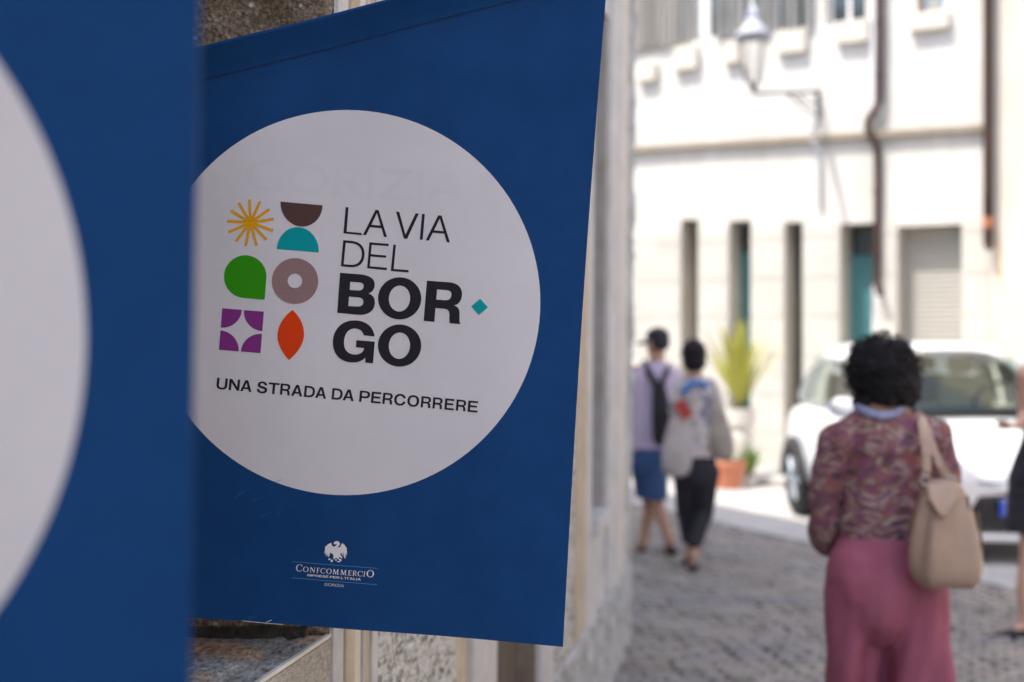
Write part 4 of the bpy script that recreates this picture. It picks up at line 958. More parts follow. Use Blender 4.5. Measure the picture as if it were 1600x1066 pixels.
        for q in range(N):
            t = 2 * math.pi * q / N; yy_ = math.cos(t) * .15; zz = math.sin(t) * .075 + .18 * abs(yy_) * (1 if yy_ * sgn > 0 else -.4)
            v.append(cpt + Vector((-.12 * max(0, yy_ * sgn) / .15 + .03 - .25 * max(0, zz), yy_, zz)))
        for q in range(N): f.append((0, 1 + q, 1 + (q + 1) % N))
        fixnormals(mk('headlight', v, f, lampm, c, world=False, smooth=True))
        mb = MB(); mb.lathe([(.05, 0), (.045, .02)], (-.06, sgn * .50, .33), 16, 'x'); mb.build('fog_light', lampm, c, world=False)
        mb = MB(); mb.box((-3.60, sgn * .60 - .06, .70), (-3.50, sgn * .60 + .06, .92)); mb.build('tail_light', mat('tail_lens', (.4, .02, .02), .2), c, world=False)
    # interior seen through the screens
    trim = mat('dark_interior', (.025, .025, .028), .8); seatm = mat('beige_seat', (.40, .33, .22), .8)
    mb = MB(); mb.box((-1.25, -.66, .93), (-.98, .66, 1.03)); bevel(mb.build('dashboard', trim, c, world=False), .03)
    mb = MB(); mb.tube([(-1.42 + .05 * math.sin(t), .34 + .18 * math.cos(t), 1.04 + .16 * math.sin(t)) for t in [2 * math.pi * k / 20 for k in range(21)]], .018, 6, cap=False); mb.build('steering_wheel', trim, c, world=False)
    for xs, ys in ((-2.0, .34), (-2.0, -.34), (-2.85, .34), (-2.85, -.34)):
        mb = MB(); mb.hexa([(xs + .02, ys - .24, .98), (xs + .02, ys + .24, .98), (xs - .10, ys + .24, .98), (xs - .10, ys - .24, .98), (xs - .10, ys - .19, 1.24), (xs - .10, ys + .19, 1.24), (xs - .19, ys + .19, 1.24), (xs - .19, ys - .19, 1.24)])
        o = mb.build('seat', seatm, c, world=False); bevel(o, .04, 3)
        mb = MB(); mb.hexa([(xs - .10, ys - .11, 1.26), (xs - .10, ys + .11, 1.26), (xs - .18, ys + .11, 1.26), (xs - .18, ys - .11, 1.26), (xs - .12, ys - .10, 1.39), (xs - .12, ys + .10, 1.39), (xs - .19, ys + .10, 1.39), (xs - .19, ys - .10, 1.39)]); bevel(mb.build('headrest', seatm, o, world=False), .03, 3)
    # grille, bumper, plate
    v = []; f = []
    for q in range(13):
        u = -1 + 2 * q / 12; y = u * .58; xg = .028 - .11 * abs(u) ** 2.4; v += [(xg, y, .24 + .02 * abs(u)), (xg + .02, y, .36), (xg, y, .50 - .04 * abs(u) ** 2)]
    for q in range(12):
        for r_ in range(2): a = q * 3 + r_; f.append((a, a + 3, a + 4, a + 1))
    g = fixnormals(mk('grille', v, f, black, c, world=False, smooth=True))
    for z in (.29, .34, .46):
        mb = MB(); mb.tube([(.048 - .11 * abs(u) ** 2.4, u * .5, z) for u in (-1, -.6, -.3, 0, .3, .6, 1)], .008, 6); mb.build('grille_bar', mat('dark_trim', (.03, .03, .035), .3), g, world=False)
    mb = MB(); mb.tube([(.035 - .10 * abs(u) ** 2.4, u * .56, .205) for u in (-1, -.6, -.3, 0, .3, .6, 1)], .028, 8); mb.build('bumper_lip', paint, c, world=False, smooth=True)
    mb = MB(); mb.tube([(.03 - .12 * abs(u) ** 2.4, u * .55, .575) for u in (-1, -.6, -.3, 0, .3, .6, 1)], .010, 8); mb.build('bonnet_trim', mat('blue_grey_trim', (.16, .22, .32), .3, metal=.4), c, world=False, smooth=True)
    mb = MB(); mb.box((.055, -.26, .355), (.066, .26, .465)); pl = mb.build('number_plate', platew, c, world=False)
    for y in (-.245, .245): mb = MB(); mb.box((.0655, y - .02, .357), (.068, y + .02, .463)); mb.build('plate_band', plateb, pl, world=False)
    return c
car = make_car()
# nose points towards the camera and a little to the right
yaw = R(-90 + 4)
car.rotation_euler = (0, 0, yaw); car.scale = (1.05, 1.05, 1.05)
nose = P(1616, 0, 10.0); car.location = (nose.x, nose.y, .004)

# ------------------------------------------------------------------ people
ICO = bmesh.new(); bmesh.ops.create_icosphere(ICO, subdivisions=2, radius=1); IV = [v.co.copy() for v in ICO.verts]; IF = [tuple(v.index for v in f.verts) for f in ICO.faces]; ICO.free()
class Blob:
    """a soft body: chains of ellipsoids fused into one skin"""
    def __init__(s): s.v = []; s.f = []
    def ball(s, c, r):
        if not isinstance(r, (tuple, list)): r = (r, r, r)
        b = len(s.v); c = Vector(c); s.v += [Vector((c.x + q.x * r[0], c.y + q.y * r[1], c.z + q.z * r[2])) for q in IV]; s.f += [tuple(b + i for i in f) for f in IF]
    def limb(s, a, b, r0, r1, flat=(1, 1, 1)):
        a, b = Vector(a), Vector(b); n = max(3, int((b - a).length / (min(r0, r1) * .45)) + 1)
        for k in range(n + 1):
            t = k / n; r = r0 + (r1 - r0) * t; s.ball(a.lerp(b, t), (r * flat[0], r * flat[1], r * flat[2]))
    def chain(s, pts, flat=(1, 1, 1)):
        for (a, r0), (b, r1) in zip(pts, pts[1:]): s.limb(a, b, r0, r1, flat)
    def skin(s, name, m, parent, vox=.012, smooth=6, cuts=(), disp=None, world=True):
        me = bpy.data.meshes.new('t'); me.from_pydata(s.v, [], s.f); to = bpy.data.objects.new('t', me); COL.objects.link(to)
        r = to.modifiers.new('r', 'REMESH'); r.mode = 'VOXEL'; r.voxel_size = vox
        sm = to.modifiers.new('s', 'SMOOTH'); sm.factor = .5; sm.iterations = smooth
        out = bpy.data.meshes.new_from_object(to.evaluated_get(bpy.context.evaluated_depsgraph_get())); bpy.data.objects.remove(to); bpy.data.meshes.remove(me)
        bm = bmesh.new(); bm.from_mesh(out)
        for (p, n_) in cuts:
            g = bm.verts[:] + bm.edges[:] + bm.faces[:]
            bmesh.ops.bisect_plane(bm, geom=g, plane_co=Vector(p), plane_no=Vector(n_), clear_outer=True)
        if disp:
            bm.normal_update()
            for q in bm.verts: q.co += q.normal * disp(q.co)
        off = origin_of(parent)
        for q in bm.verts: q.co -= off
        for q in bm.faces: q.smooth = True
        out.clear_geometry(); bm.to_mesh(out); bm.free(); out.materials.clear(); out.materials.append(m); out.name = name
        o = bpy.data.objects.new(name, out); COL.objects.link(o); o.parent = parent
        return o
def hand(B, wrist, d, palm_n, side, s=1.0, curl=.5):
    """palm, four fingers, thumb; d = direction of the hand, palm_n = palm normal, side = +1/-1 for the thumb side"""
    d = Vector(d).normalized(); pn = Vector(palm_n); pn = (pn - d * pn.dot(d)).normalized(); w_ = d.cross(pn).normalized() * side; wr = Vector(wrist)
    for k in (-1.5, -.5, .5, 1.5): B.limb(wr + d * .02 * s + w_ * k * .010 * s, wr + d * .085 * s + w_ * k * .019 * s, .014 * s, .011 * s)
    for k, L in zip((1.5, .5, -.5, -1.5), (.070, .080, .074, .058)):
        p = wr + d * .09 * s + w_ * k * .020 * s; dd = d.copy()
        for q, fr in enumerate((.45, .32, .23)):
            dd = (dd + pn * curl * .55).normalized(); e = p + dd * L * fr * s; B.limb(p, e, (.0090 - .0008 * q) * s, (.0084 - .0008 * q) * s); p = e
    p = wr + d * .03 * s + w_ * .028 * s; dd = (d * .7 + w_ * .7).normalized()
    for q, fr in enumerate((.04, .03, .026)):
        e = p + dd * fr * s; B.limb(p, e, (.011 - .001 * q) * s, (.010 - .001 * q) * s); p = e; dd = (dd + d * .35 + pn * .2).normalized()
def head(B, c, face, s=1.0):
    """skull, jaw, nose, ears on the face direction"""
    c = Vector(c); fdir = Vector(face).normalized(); sd = Vector((-fdir.y, fdir.x, 0)).normalized()
    B.ball(c, (.078 * s, .088 * s, .105 * s)); B.ball(c + fdir * .02 * s + Vector((0, 0, -.05 * s)), (.062 * s, .066 * s, .07 * s)); B.ball(c + fdir * .045 * s + Vector((0, 0, -.085 * s)), .034 * s)
    B.limb(c + fdir * .088 * s + Vector((0, 0, .01 * s)), c + fdir * .106 * s + Vector((0, 0, -.028 * s)), .010 * s, .013 * s)
    B.limb(c + fdir * .082 * s - sd * .018 * s + Vector((0, 0, -.06 * s)), c + fdir * .082 * s + sd * .018 * s + Vector((0, 0, -.06 * s)), .008 * s, .008 * s)
    for q in (-1, 1): B.ball(c + sd * q * .082 * s + Vector((0, 0, -.01 * s)), (.016 * s, .016 * s, .03 * s))
def eyes(parent, c, face, s, white, dark):
    c = Vector(c); fdir = Vector(face).normalized(); sd = Vector((-fdir.y, fdir.x, 0)).normalized()
    for q in (-1, 1):
        for (r, off, m, nm) in ((.012, .078, white, 'eye'), (.006, .088, dark, 'iris')):
            mb = MB(); p = c + fdir * off * s + sd * q * .031 * s + Vector((0, 0, .005 * s)); mb.lathe([(.001, -r), (r * .7, -r * .7), (r, 0), (r * .7, r * .7), (.001, r)], p, 10); mb.build(nm, m, parent, smooth=True)
skinA = mat('skin_tan', (0.46, 0.26, 0.18), 0.55, (0.50, 0.29, 0.20), 12); skinB = mat('skin_light', (0.55, 0.33, 0.25), 0.55, (0.6, 0.37, 0.28), 12)
hairm = mat('black_hair', (0.005, 0.005, 0.008), 0.6, (0.012, 0.010, 0.013), 60, 0.8, 140, spec=.25)
eyew = mat('eye_white', (.7, .7, .68), .3); eyed = mat('eye_dark', (.02, .015, .01), .2)

# --- woman with the tan bag, seen from behind
X0, Y0 = (1385 - 800) * 4.44 / F, 4.44
wm = None
def W(px, py, dy=0.0): 
    D = Y0 + dy; return P(px, py, D)
paisley = ramp_mat('paisley_print', [(.30, (.07, .04, .055)), (.39, (.15, .07, .09)), (.45, (.22, .075, .17)), (.49, (.27, .085, .06)), (.53, (.15, .095, .085)), (.585, (.42, .33, .29)), (.64, (.20, .075, .16)), (.72, (.09, .06, .06))], 9, 0.75, 2.6, 2.2, 0.25, (1, 1, 1.7), bscale=30)
pink = mat('rose_trousers', (0.305, 0.088, 0.145), 0.7, (0.36, 0.106, 0.175), 5, 0.25, 300, spec=.3)
B = Blob(); n0 = W(1372, 640); hd = W(1380, 588, .03)
head(B, hd, (0.05, 1, 0), 1.0)
B.chain([(W(1376, 628, .0), .056), (W(1374, 668, 0), .062)])
hipz = .90
sh_l, sh_r = W(1303, 690), W(1462, 684)
B.chain([(sh_l, .042), (W(1384, 676), .065), (sh_r, .042)]); B.limb(W(1384, 690), W(1376, 820), .13, .115, (1, .62, 1)); B.limb(W(1376, 840), W(1383, 905), .125, .155, (1, .7, 1))
el_l, wr_l = W(1287, 790, .02), W(1312, 862, .17); el_r, wr_r = W(1482, 780, .03), W(1455, 800, .24)
B.chain([(sh_l, .042), (el_l, .038), (wr_l, .028)]); B.chain([(sh_r, .042), (el_r, .038), (wr_r, .028)])
hand(B, wr_l, (.3, .8, -.3), (1, 0, 0), 1, .95, .6); hand(B, wr_r, (-.4, .8, .2), (-.6, 0, -.8), -1, .95, .7)
hpl, hpr = W(1340, 935, .02), W(1430, 935, .02)
for hp, fx, dy in ((hpl, 1338, .10), (hpr, 1436, -.06)):
    k = W(fx, 1100, dy * .6); an = Vector((W(fx, 533, dy).x, Y0 + dy - .03, .10)); B.chain([(hp, .060), (k, .046), (an, .036)]); B.chain([(an + Vector((0, -.02, -.03)), .036), (an + Vector((0, .13, -.062)), .030), (an + Vector((0, .18, -.068)), .022)], (1, 1, .8))
wm = thing('person', 'woman from behind with black curly hair, patterned blouse and wide pink trousers', 'person', (X0, Y0, 0.004))
B.skin('body', skinA, wm, .009, 4)
# blouse
bdisp = lambda p: .006 * noise.noise(Vector((p.x * 9, p.y * 9, p.z * 16))) + .008 * noise.noise(Vector((p.x * 22 + 3, p.y * 18, p.z * 7)))
B = Blob(); B.chain([(W(1342, 668), .052), (W(1380, 662), .075), (W(1424, 664), .052)], (1, .95, 1))
B.chain([(W(1318, 692), .058), (W(1384, 682), .10), (W(1450, 684), .058)], (1, .9, 1)); B.limb(W(1384, 700), W(1380, 790), .150, .132, (1, .70, 1)); B.limb(W(1379, 790), W(1374, 846), .138, .134, (1, .72, 1))
B.limb(W(1338, 712), W(1348, 780), .05, .04); B.limb(W(1432, 712), W(1420, 780), .05, .04)
B.skin('blouse', paisley, wm, .010, 4, [(W(1378, 842), (0.0, 0, -1)), (W(1376, 641), (0, -.12, 1))], bdisp)
B = Blob(); B.chain([(W(1326, 684), .062), (W(1311, 692), .070), (W(1297, 735, .01), .060), (W(1289, 785, .02), .054), (W(1287, 828, .05), .055), (W(1297, 850, .10), .050), (W(1310, 860, .16), .040)]); B.skin('sleeve', paisley, wm, .010, 4, disp=bdisp)
B = Blob(); B.chain([(W(1444, 680), .062), (W(1457, 686), .070), (W(1473, 735, .02), .058), (W(1478, 785, .04), .052), (W(1462, 800, .18), .044)]); B.skin('sleeve', paisley, wm, .010, 4, disp=bdisp)
# collar and lanyard ribbon
B = Blob(); pts = []
for k in range(13):
    t = math.pi * (.02 + .96 * k / 12); pts.append((n0 + Vector((.072 * math.cos(t), -.068 * math.sin(t) - .006, .012 * math.cos(2 * t) - .004)), .011))
B.chain(pts, (1, .8, 1.5)); B.skin('lanyard', mat('pale_blue_ribbon', (.34, .38, .58), .6, (.2, .22, .4), 40), wm, .006, 2)
# hair
B = Blob(); rr = random.Random(3)
B.ball(W(1380, 582, .02), (.102, .100, .104)); B.ball(W(1390, 602, .0), (.100, .095, .080)); B.ball(W(1371, 557, .02), (.080, .09, .058))
for k in range(190):
    u = rr.uniform(-.75, 1); az = rr.uniform(0, 2 * math.pi); h = math.sqrt(1 - u * u)
    d = Vector((h * math.cos(az), h * math.sin(az) * .95, u)); 
    if d.y > .55 and d.z < .3: continue
    c = W(1379, 579, .02) + Vector((d.x * .098, d.y * .095, d.z * .097)); B.ball(c, rr.uniform(.012, .022))
for k in range(26):
    t = rr.uniform(math.pi * 1.0, math.pi * 2.0); c = W(1382, 622, .02) + Vector((.092 * math.cos(t), .085 * math.sin(t), rr.uniform(-.012, .02))); B.ball(c, rr.uniform(.014, .024))
B.skin('hair', hairm, wm, .007, 2, disp=lambda p: .006 * noise.noise(p * 70) + .004 * noise.noise(p * 160))
mb = MB()
for k in range(320):
    u = rr.uniform(-.85, 1); az = rr.uniform(0, 2 * math.pi); h = math.sqrt(1 - u * u); d = Vector((h * math.cos(az), h * math.sin(az), u))
    if d.y > .6 and d.z < .4: continue
    c = W(1379, 579, .02) + Vector((d.x * .108, d.y * .102, d.z * .107)); t1 = d.cross(Vector((.3, .2, .9))).normalized(); t2 = d.cross(t1); rad = rr.uniform(.006, .012); ph = rr.uniform(0, 6); pts = []
    for q in range(9):
        a = ph + q * .85; pts.append(c + (t1 * math.cos(a) + t2 * math.sin(a)) * rad + d * (.0042 * q - .012))
    mb.tube(pts, .0016, 4)
mb.build('curls', hairm, wm, smooth=True)['kind'] = 'stuff'
# trousers: high waist, wide legs with hanging folds
B = Blob(); B.limb(W(1371, 838), W(1376, 868), .128, .150, (1, .72, 1)); B.limb(W(1376, 870), W(1384, 925), .155, .178, (1, .68, 1))
B.ball(W(1338, 900, -.015), (.098, .10, .14)); B.ball(W(1426, 900, -.015), (.098, .10, .14)); B.limb(W(1385, 930, .04), W(1384, 1110, .12), .06, .09); B.limb(W(1350, 900, .0), W(1416, 900, .0), .09, .09)
for (hx, kx, fx, dyk, dyf) in ((1332, 1330, 1334, .06, .12), (1434, 1438, 1440, -.05, -.08)):
    B.chain([(W(hx, 925), .096), (W(kx, 1000, dyk * .6), .094), (W(kx, 1100, dyk), .100), (Vector((W(fx, 533, dyf).x, Y0 + dyf, .14)), .135), (Vector((W(fx, 533, dyf).x, Y0 + dyf, .08)), .135)], (1, .95, 1))
def pdisp(p):
    k = max(0, min(1, (.90 - p.z) / .25)); q = p - Vector((X0, Y0, 0))
    return max(-.022, k * .006 + k * (.034 * noise.noise(Vector((q.x * 11 + q.z * 1.6, q.y * 9, q.z * 1.7))) + .022 * noise.noise(Vector((q.x * 26 - q.z * 3, q.y * 14, q.z * 2.6 + 4)))) + .003 * noise.noise(Vector((q.x * 12, q.y * 12, q.z * 8))))
B.skin('trousers', pink, wm, .012, 10, [(W(1376, 838), (0, 0, 1)), ((X0, Y0, .085), (0, 0, -1))], pdisp)
B = Blob()
for fx, dy in ((1338, .10), (1436, -.06)):
    a = Vector((W(fx, 533, dy).x, Y0 + dy, 0)); B.chain([(a + Vector((0, -.05, .035)), .036), (a + Vector((0, .06, .033)), .038), (a + Vector((0, .15, .028)), .028)], (1, 1, .75))
B.skin('shoes', mat('tan_shoe', (.25, .14, .08), .5), wm, .008, 3, [((0, 0, .006), (0, 0, -1))])

# --- her bag
leather = mat('tan_leather', (0.37, 0.262, 0.205), 0.42, (0.44, 0.315, 0.25), 7, 0.2, 120)
bagc = P(1476, 800, 4.27)
bag = thing('shoulder_bag', 'slouchy tan leather bag hanging behind the right hip of the woman in pink', 'bag', (bagc.x, bagc.y, P(0, 918, 4.27).z))
def BP(px, py, dy=0): return P(px, py, 4.27 + dy)
prof = [(748, 1446, 1496, .028), (765, 1443, 1508, .045), (800, 1432, 1519, .066), (840, 1424, 1527, .082), (875, 1420, 1533, .088), (900, 1424, 1532, .084), (913, 1434, 1522, .07), (918, 1446, 1508, .04)]
v = []; f = []; N = 40
for (y, xa, xb, dp_) in prof:
    c = BP((xa + xb) / 2, y); hw = (xb - xa) / 2 * 4.27 / F
    for k in range(N):
        t = 2 * math.pi * k / N; cx_, sx_ = math.cos(t), math.sin(t); e = .62
        fold = 1 + .13 * math.sin(6 * t + y * .015 + .6) * (1 - abs(y - 830) / 110)
        v.append(c + Vector((hw * math.copysign(abs(cx_) ** e, cx_) * fold, dp_ * math.copysign(abs(sx_) ** .8, sx_) * fold, .004 * math.sin(3 * t))))
for k in range(len(prof) - 1):
    for j in range(N): f.append((k * N + j, k * N + (j + 1) % N, (k + 1) * N + (j + 1) % N, (k + 1) * N + j))
f.append(tuple(range(N))); f.append(tuple(range((len(prof) - 1) * N, len(prof) * N)))
o = fixnormals(mk('pouch', v, f, leather, bag, smooth=True)); ssb = o.modifiers.new('s', 'SUBSURF'); ssb.levels = ssb.render_levels = 2
def strap(name, pts, wd, th, m, parent):
    v = []; f = []; pts = [Vector(p) for p in pts]
    for k, p in enumerate(pts):
        d = (pts[min(k + 1, len(pts) - 1)] - pts[max(k - 1, 0)]).normalized(); s_ = d.cross(Vector((0, 1, 0)));
        if s_.length < .2: s_ = d.cross(Vector((1, 0, 0)))
        s_.normalize(); n_ = s_.cross(d)
        v += [p - s_ * wd / 2 - n_ * th / 2, p + s_ * wd / 2 - n_ * th / 2, p + s_ * wd / 2 + n_ * th / 2, p - s_ * wd / 2 + n_ * th / 2]
    for k in range(len(pts) - 1):
        for j in range(4): f.append((k * 4 + j, k * 4 + (j + 1) % 4, k * 4 + 4 + (j + 1) % 4, k * 4 + 4 + j))
    f += [(0, 1, 2, 3), tuple(len(v) - 4 + i for i in range(4))]
    return fixnormals(mk(name, v, f, m, parent, smooth=False))
strap('strap', [BP(1446, 752), BP(1448, 735, -.01), BP(1448, 710, .0), BP(1444, 685, .02), BP(1440, 665, .06), P(1438, 651, 4.44), P(1438, 655, 4.52), P(1441, 690, 4.56), P(1450, 740, 4.42)], .026, .006, leather, bag)
strap('strap', [BP(1486, 752), BP(1470, 728, -.005), BP(1460, 705, .01), BP(1452, 682, .03), BP(1445, 664, .07), P(1443, 650, 4.45)], .022, .006, leather, bag)
v = []; mb = MB()
for (px, py) in ((1445, 751), (1487, 752)):
    c = BP(px, py, -.012); mb = MB(); mb.tube([c + Vector((.014 * math.cos(t), 0, .014 * math.sin(t))) for t in [2 * math.pi * k / 16 for k in range(17)]], .0028, 6, cap=False); mb.build('ring', mat('steel_ring', (.45, .45, .45), .25, metal=1), bag)
# front flap and seam
v = []; f = []
for r_ in range(7):
    for q in range(9):
        u = q / 8; t = r_ / 6; xa, xb = 1448 + 2 * t, 1496 + 2 * t; y = 754 + (26 + 30 * math.sin(math.pi * u) ** 2) * t
        v.append(BP(xa + (xb - xa) * u, y, -.036 - .052 * t ** .8 * (.55 + .45 * math.sin(math.pi * u)) - .004))
for r_ in range(6):
    for q in range(8): a = r_ * 9 + q; f.append((a, a + 9, a + 10, a + 1))
o = mk('flap', v, f, leather, bag, smooth=True); sm = o.modifiers.new('s', 'SOLIDIFY'); sm.thickness = .005
for pts in ([(1512, 775, -.045), (1516, 830, -.06), (1520, 880, -.066), (1512, 910, -.05)], [(1528, 800, .0), (1534, 850, .0), (1533, 890, .0), (1518, 914, .0)]):
    mb = MB(); mb.tube([BP(*p) for p in pts], .004, 6); mb.build('seam', mat('dark_leather_seam', (.12, .075, .05), .5), bag, smooth=True)

# --- walking man with lilac shirt
DM = 10.6
def Mn(px, py, dy=0): return P(px, py, DM + dy)
gm = Mn(1018, 0); man = thing('person', 'man in lilac shirt, denim shorts and dark cap walking away', 'person', (gm.x, gm.y, .034))
lilac = mat('lilac_shirt', (0.56, 0.47, 0.64), .8, (.62, .53, .70), 5, .2, 30); denim = mat('blue_denim', (0.030, 0.075, 0.20), .85, (.05, .11, .27), 9, .2, 80); dark = mat('dark_fabric', (0.018, 0.017, 0.028), .8)
B = Blob(); hm = Mn(1027, 535); head(B, hm, (-.75, .65, 0), .98); B.chain([(Mn(1027, 550), .058), (Mn(1025, 570), .064)])
B.chain([(Mn(992, 583), .055), (Mn(1024, 578), .08), (Mn(1052, 583), .055)]); B.limb(Mn(1020, 595), Mn(1015, 690), .145, .13, (1, .68, 1)); B.limb(Mn(1014, 700), Mn(1014, 722), .14, .14, (1, .75, 1))
B.chain([(Mn(1051, 588), .052), (Mn(1052, 635, .02), .042), (Mn(1042, 684, .08), .03)]); hand(B, Mn(1042, 684, .08), (-.1, .3, -1), (-1, 0, 0), -1, 1, .5)
B.chain([(Mn(993, 588), .052), (Mn(986, 635, .0), .042), (Mn(988, 680, -.02), .03)]); hand(B, Mn(988, 680, -.02), (.1, .1, -1), (1, 0, 0), 1, 1, .5)
B.chain([(Mn(1005, 720), .09), (Mn(1016, 790, .12), .056), (Mn(1003, 852, .0), .036)]); B.chain([(Mn(1022, 720), .09), (Mn(1026, 785, -.05), .056), (Mn(1048, 850, -.20), .036)])
fa = Mn(1003, 852, .0); fb = Mn(1048, 850, -.2)
B.chain([(fa, .034), (fa + Vector((-.02, .09, -.05)), .03)]); B.chain([(fb, .034), (fb + Vector((-.02, .09, -.06)), .03)])
B.skin('body', skinA, man, .009, 3)
B = Blob(); B.chain([(Mn(996, 586), .068), (Mn(1024, 576), .092), (Mn(1050, 586), .068)]); B.limb(Mn(1020, 600), Mn(1013, 700), .172, .162, (1, .72, 1)); B.limb(Mn(1050, 588), Mn(1053, 612), .07, .066); B.limb(Mn(994, 588), Mn(988, 614), .07, .066)
B.skin('shirt', lilac, man, .012, 5, [(Mn(1014, 706), (0, 0, -1)), (Mn(1026, 564), (0, 0, 1))], lambda p: .010 * noise.noise(Vector((p.x * 10, p.y * 10, p.z * 5))))
B = Blob(); B.limb(Mn(1014, 702), Mn(1014, 722), .158, .160, (1, .78, 1)); B.limb(Mn(1005, 722), Mn(1012, 778, .09), .105, .095); B.limb(Mn(1022, 722), Mn(1025, 778, -.04), .105, .095)
B.skin('shorts', denim, man, .012, 4, [(Mn(1014, 700), (0, 0, 1)), (Mn(1014, 779), (0, 0, -1))])
B = Blob(); B.ball(Mn(1028, 526), (.092, .10, .075)); B.ball(Mn(1030, 536, -.02), (.085, .085, .07)); 
B.skin('cap', dark, man, .009, 3, [(Mn(1028, 543), (-.5, .3, -1))])
B = Blob(); B.limb(Mn(1015, 532, .05), Mn(998, 538, .10), .045, .035, (1, 1, .22)); B.skin('cap_brim', dark, man, .008, 2)
eyes(man, hm, (-.75, .65, 0), .98, eyew, eyed)
for ft, dr, s in ((fa, (-.02, 1, -.1), 0), (fb, (-.02, 1, .1), 1)):
    B = Blob(); g = ft.copy(); B.chain([(g + Vector((0, -.055, -.05)), .045), (g + Vector((0, .06, -.055)), .045), (g + Vector((0, .17, -.062)), .034)], (1, 1, .9))
    sh = B.skin('shoe', dark, man, .009, 3); mb = MB()
    zz = g.z - .10; ring = [(-.04, -.09), (.04, -.09), (.052, .05), (.045, .17), (0, .21), (-.045, .17), (-.052, .05)]
    nn = len(ring); mb.v = [Vector((g.x + a, g.y + b, zz)) for a, b in ring] + [Vector((g.x + a, g.y + b, zz + .03)) for a, b in ring]; mb.f = [tuple(range(nn)), tuple(range(nn, 2 * nn))] + [(i, (i + 1) % nn, nn + (i + 1) % nn, nn + i) for i in range(nn)]
    mb.build('sole', mat('tan_sole', (.42, .33, .22), .8), sh)
# his crossbody backpack
bk = thing('sling_backpack', 'slim black backpack with diagonal strap on the back of the lilac shirt', 'backpack', Mn(1030, 690, -.16))
B = Blob(); B.chain([(Mn(1030, 608, -.15), .065), (Mn(1034, 645, -.17), .095), (Mn(1033, 680, -.17), .085)], (.8, .7, 1)); B.skin('pack', dark, bk, .012, 5)
strap('strap', [Mn(1034, 640, -.22), Mn(1024, 600, -.165), Mn(1012, 578, -.14), Mn(1006, 566, -.03), Mn(1004, 575, .10)], .05, .008, dark, bk)
strap('strap', [Mn(1034, 600, -.19), Mn(1042, 580, -.12), Mn(1045, 568, .0), Mn(1046, 590, .12)], .04, .008, dark, bk)

# --- woman walking beside him
DW = 9.8
def Wn(px, py, dy=0): return P(px, py, DW + dy)
gw = Wn(1084, 0); w2 = thing('person', 'woman in floral white top and slim black trousers walking beside the man', 'person', (gw.x, gw.y, .034))
floral = ramp_mat('floral_top', [(.32, (.10, .10, .18)), (.41, (.30, .29, .36)), (.50, (.62, .59, .61)), (.60, (.50, .44, .40)), (.70, (.28, .14, .14))], 9, .8, 1.0, 3, .15)
B = Blob(); h2 = Wn(1085, 556); head(B, h2, (0, 1, 0), .95); B.chain([(Wn(1086, 575), .05), (Wn(1087, 597), .06)])
B.chain([(Wn(1063, 606), .045), (Wn(1088, 602), .065), (Wn(1113, 606), .045)]); B.limb(Wn(1088, 620), Wn(1088, 690), .12, .105, (1, .66, 1)); B.limb(Wn(1088, 700), Wn(1087, 735), .13, .14, (1, .75, 1))
B.chain([(Wn(1062, 610), .044), (Wn(1053, 655, .02), .036), (Wn(1062, 692, .10), .026)]); hand(B, Wn(1062, 692, .10), (.1, .4, -1), (1, 0, 0), 1, .9, .7)
B.chain([(Wn(1115, 610), .044), (Wn(1128, 655, .02), .036), (Wn(1118, 640, .16), .026)]); hand(B, Wn(1118, 640, .16), (-.3, .4, .6), (-1, 0, 0), -1, .9, .9)
an1, an2 = Wn(1079, 862, .10), Wn(1084, 868, -.10)
B.chain([(Wn(1072, 735), .085), (Wn(1072, 800, .10), .052), (an1, .032)]); B.chain([(Wn(1103, 735), .085), (Wn(1100, 800, .03), .052), (an2, .032)])
B.chain([(an1, .030), (an1 + Vector((-.01, .10, -.055)), .026), (an1 + Vector((-.01, .15, -.062)), .02)]); B.chain([(an2, .030), (an2 + Vector((-.02, .05, -.095)), .026), (an2 + Vector((-.02, .09, -.11)), .02)])
B.skin('body', skinB, w2, .009, 3)
B = Blob(); B.chain([(Wn(1066, 606), .058), (Wn(1088, 598), .078), (Wn(1111, 606), .058)]); B.limb(Wn(1088, 620), Wn(1088, 712), .150, .152, (1, .72, 1)); B.limb(Wn(1064, 610), Wn(1057, 640), .06, .06); B.limb(Wn(1113, 610), Wn(1121, 640), .06, .06)
B.skin('top', floral, w2, .011, 5, [(Wn(1088, 713), (0, 0, -1)), (Wn(1088, 589), (0, 0, 1))], lambda p: .009 * noise.noise(Vector((p.x * 12, p.y * 12, p.z * 6))))
B = Blob(); B.limb(Wn(1088, 712), Wn(1087, 738), .140, .150, (1, .78, 1)); B.chain([(Wn(1071, 740), .094), (Wn(1071, 800, .10), .068), (Wn(1078, 850, .10), .050)]); B.chain([(Wn(1104, 740), .094), (Wn(1101, 800, .03), .068), (Wn(1085, 850, -.09), .050)])
B.skin('trousers', dark, w2, .011, 4, [(Wn(1088, 706), (0, 0, 1)), (Wn(1088, 852), (0, 0, -1))], lambda p: .005 * noise.noise(Vector((p.x * 16, p.y * 16, p.z * 7))))
B = Blob(); B.ball(Wn(1084, 551), (.092, .10, .10)); B.ball(Wn(1085, 566, -.02), (.085, .085, .075)); B.skin('hair', hairm, w2, .009, 3, [(Wn(1085, 580), (0, .2, -1))], lambda p: .006 * noise.noise(p * 50))
B = Blob(); B.chain([(Wn(1068, 612, -.11), .025), (Wn(1078, 600, -.11), .025), (Wn(1096, 598, -.11), .025), (Wn(1104, 606, -.11), .02)], (1, .6, .8)); B.skin('scarf', mat('blue_scarf', (.05, .20, .55), .8), w2, .008, 3)
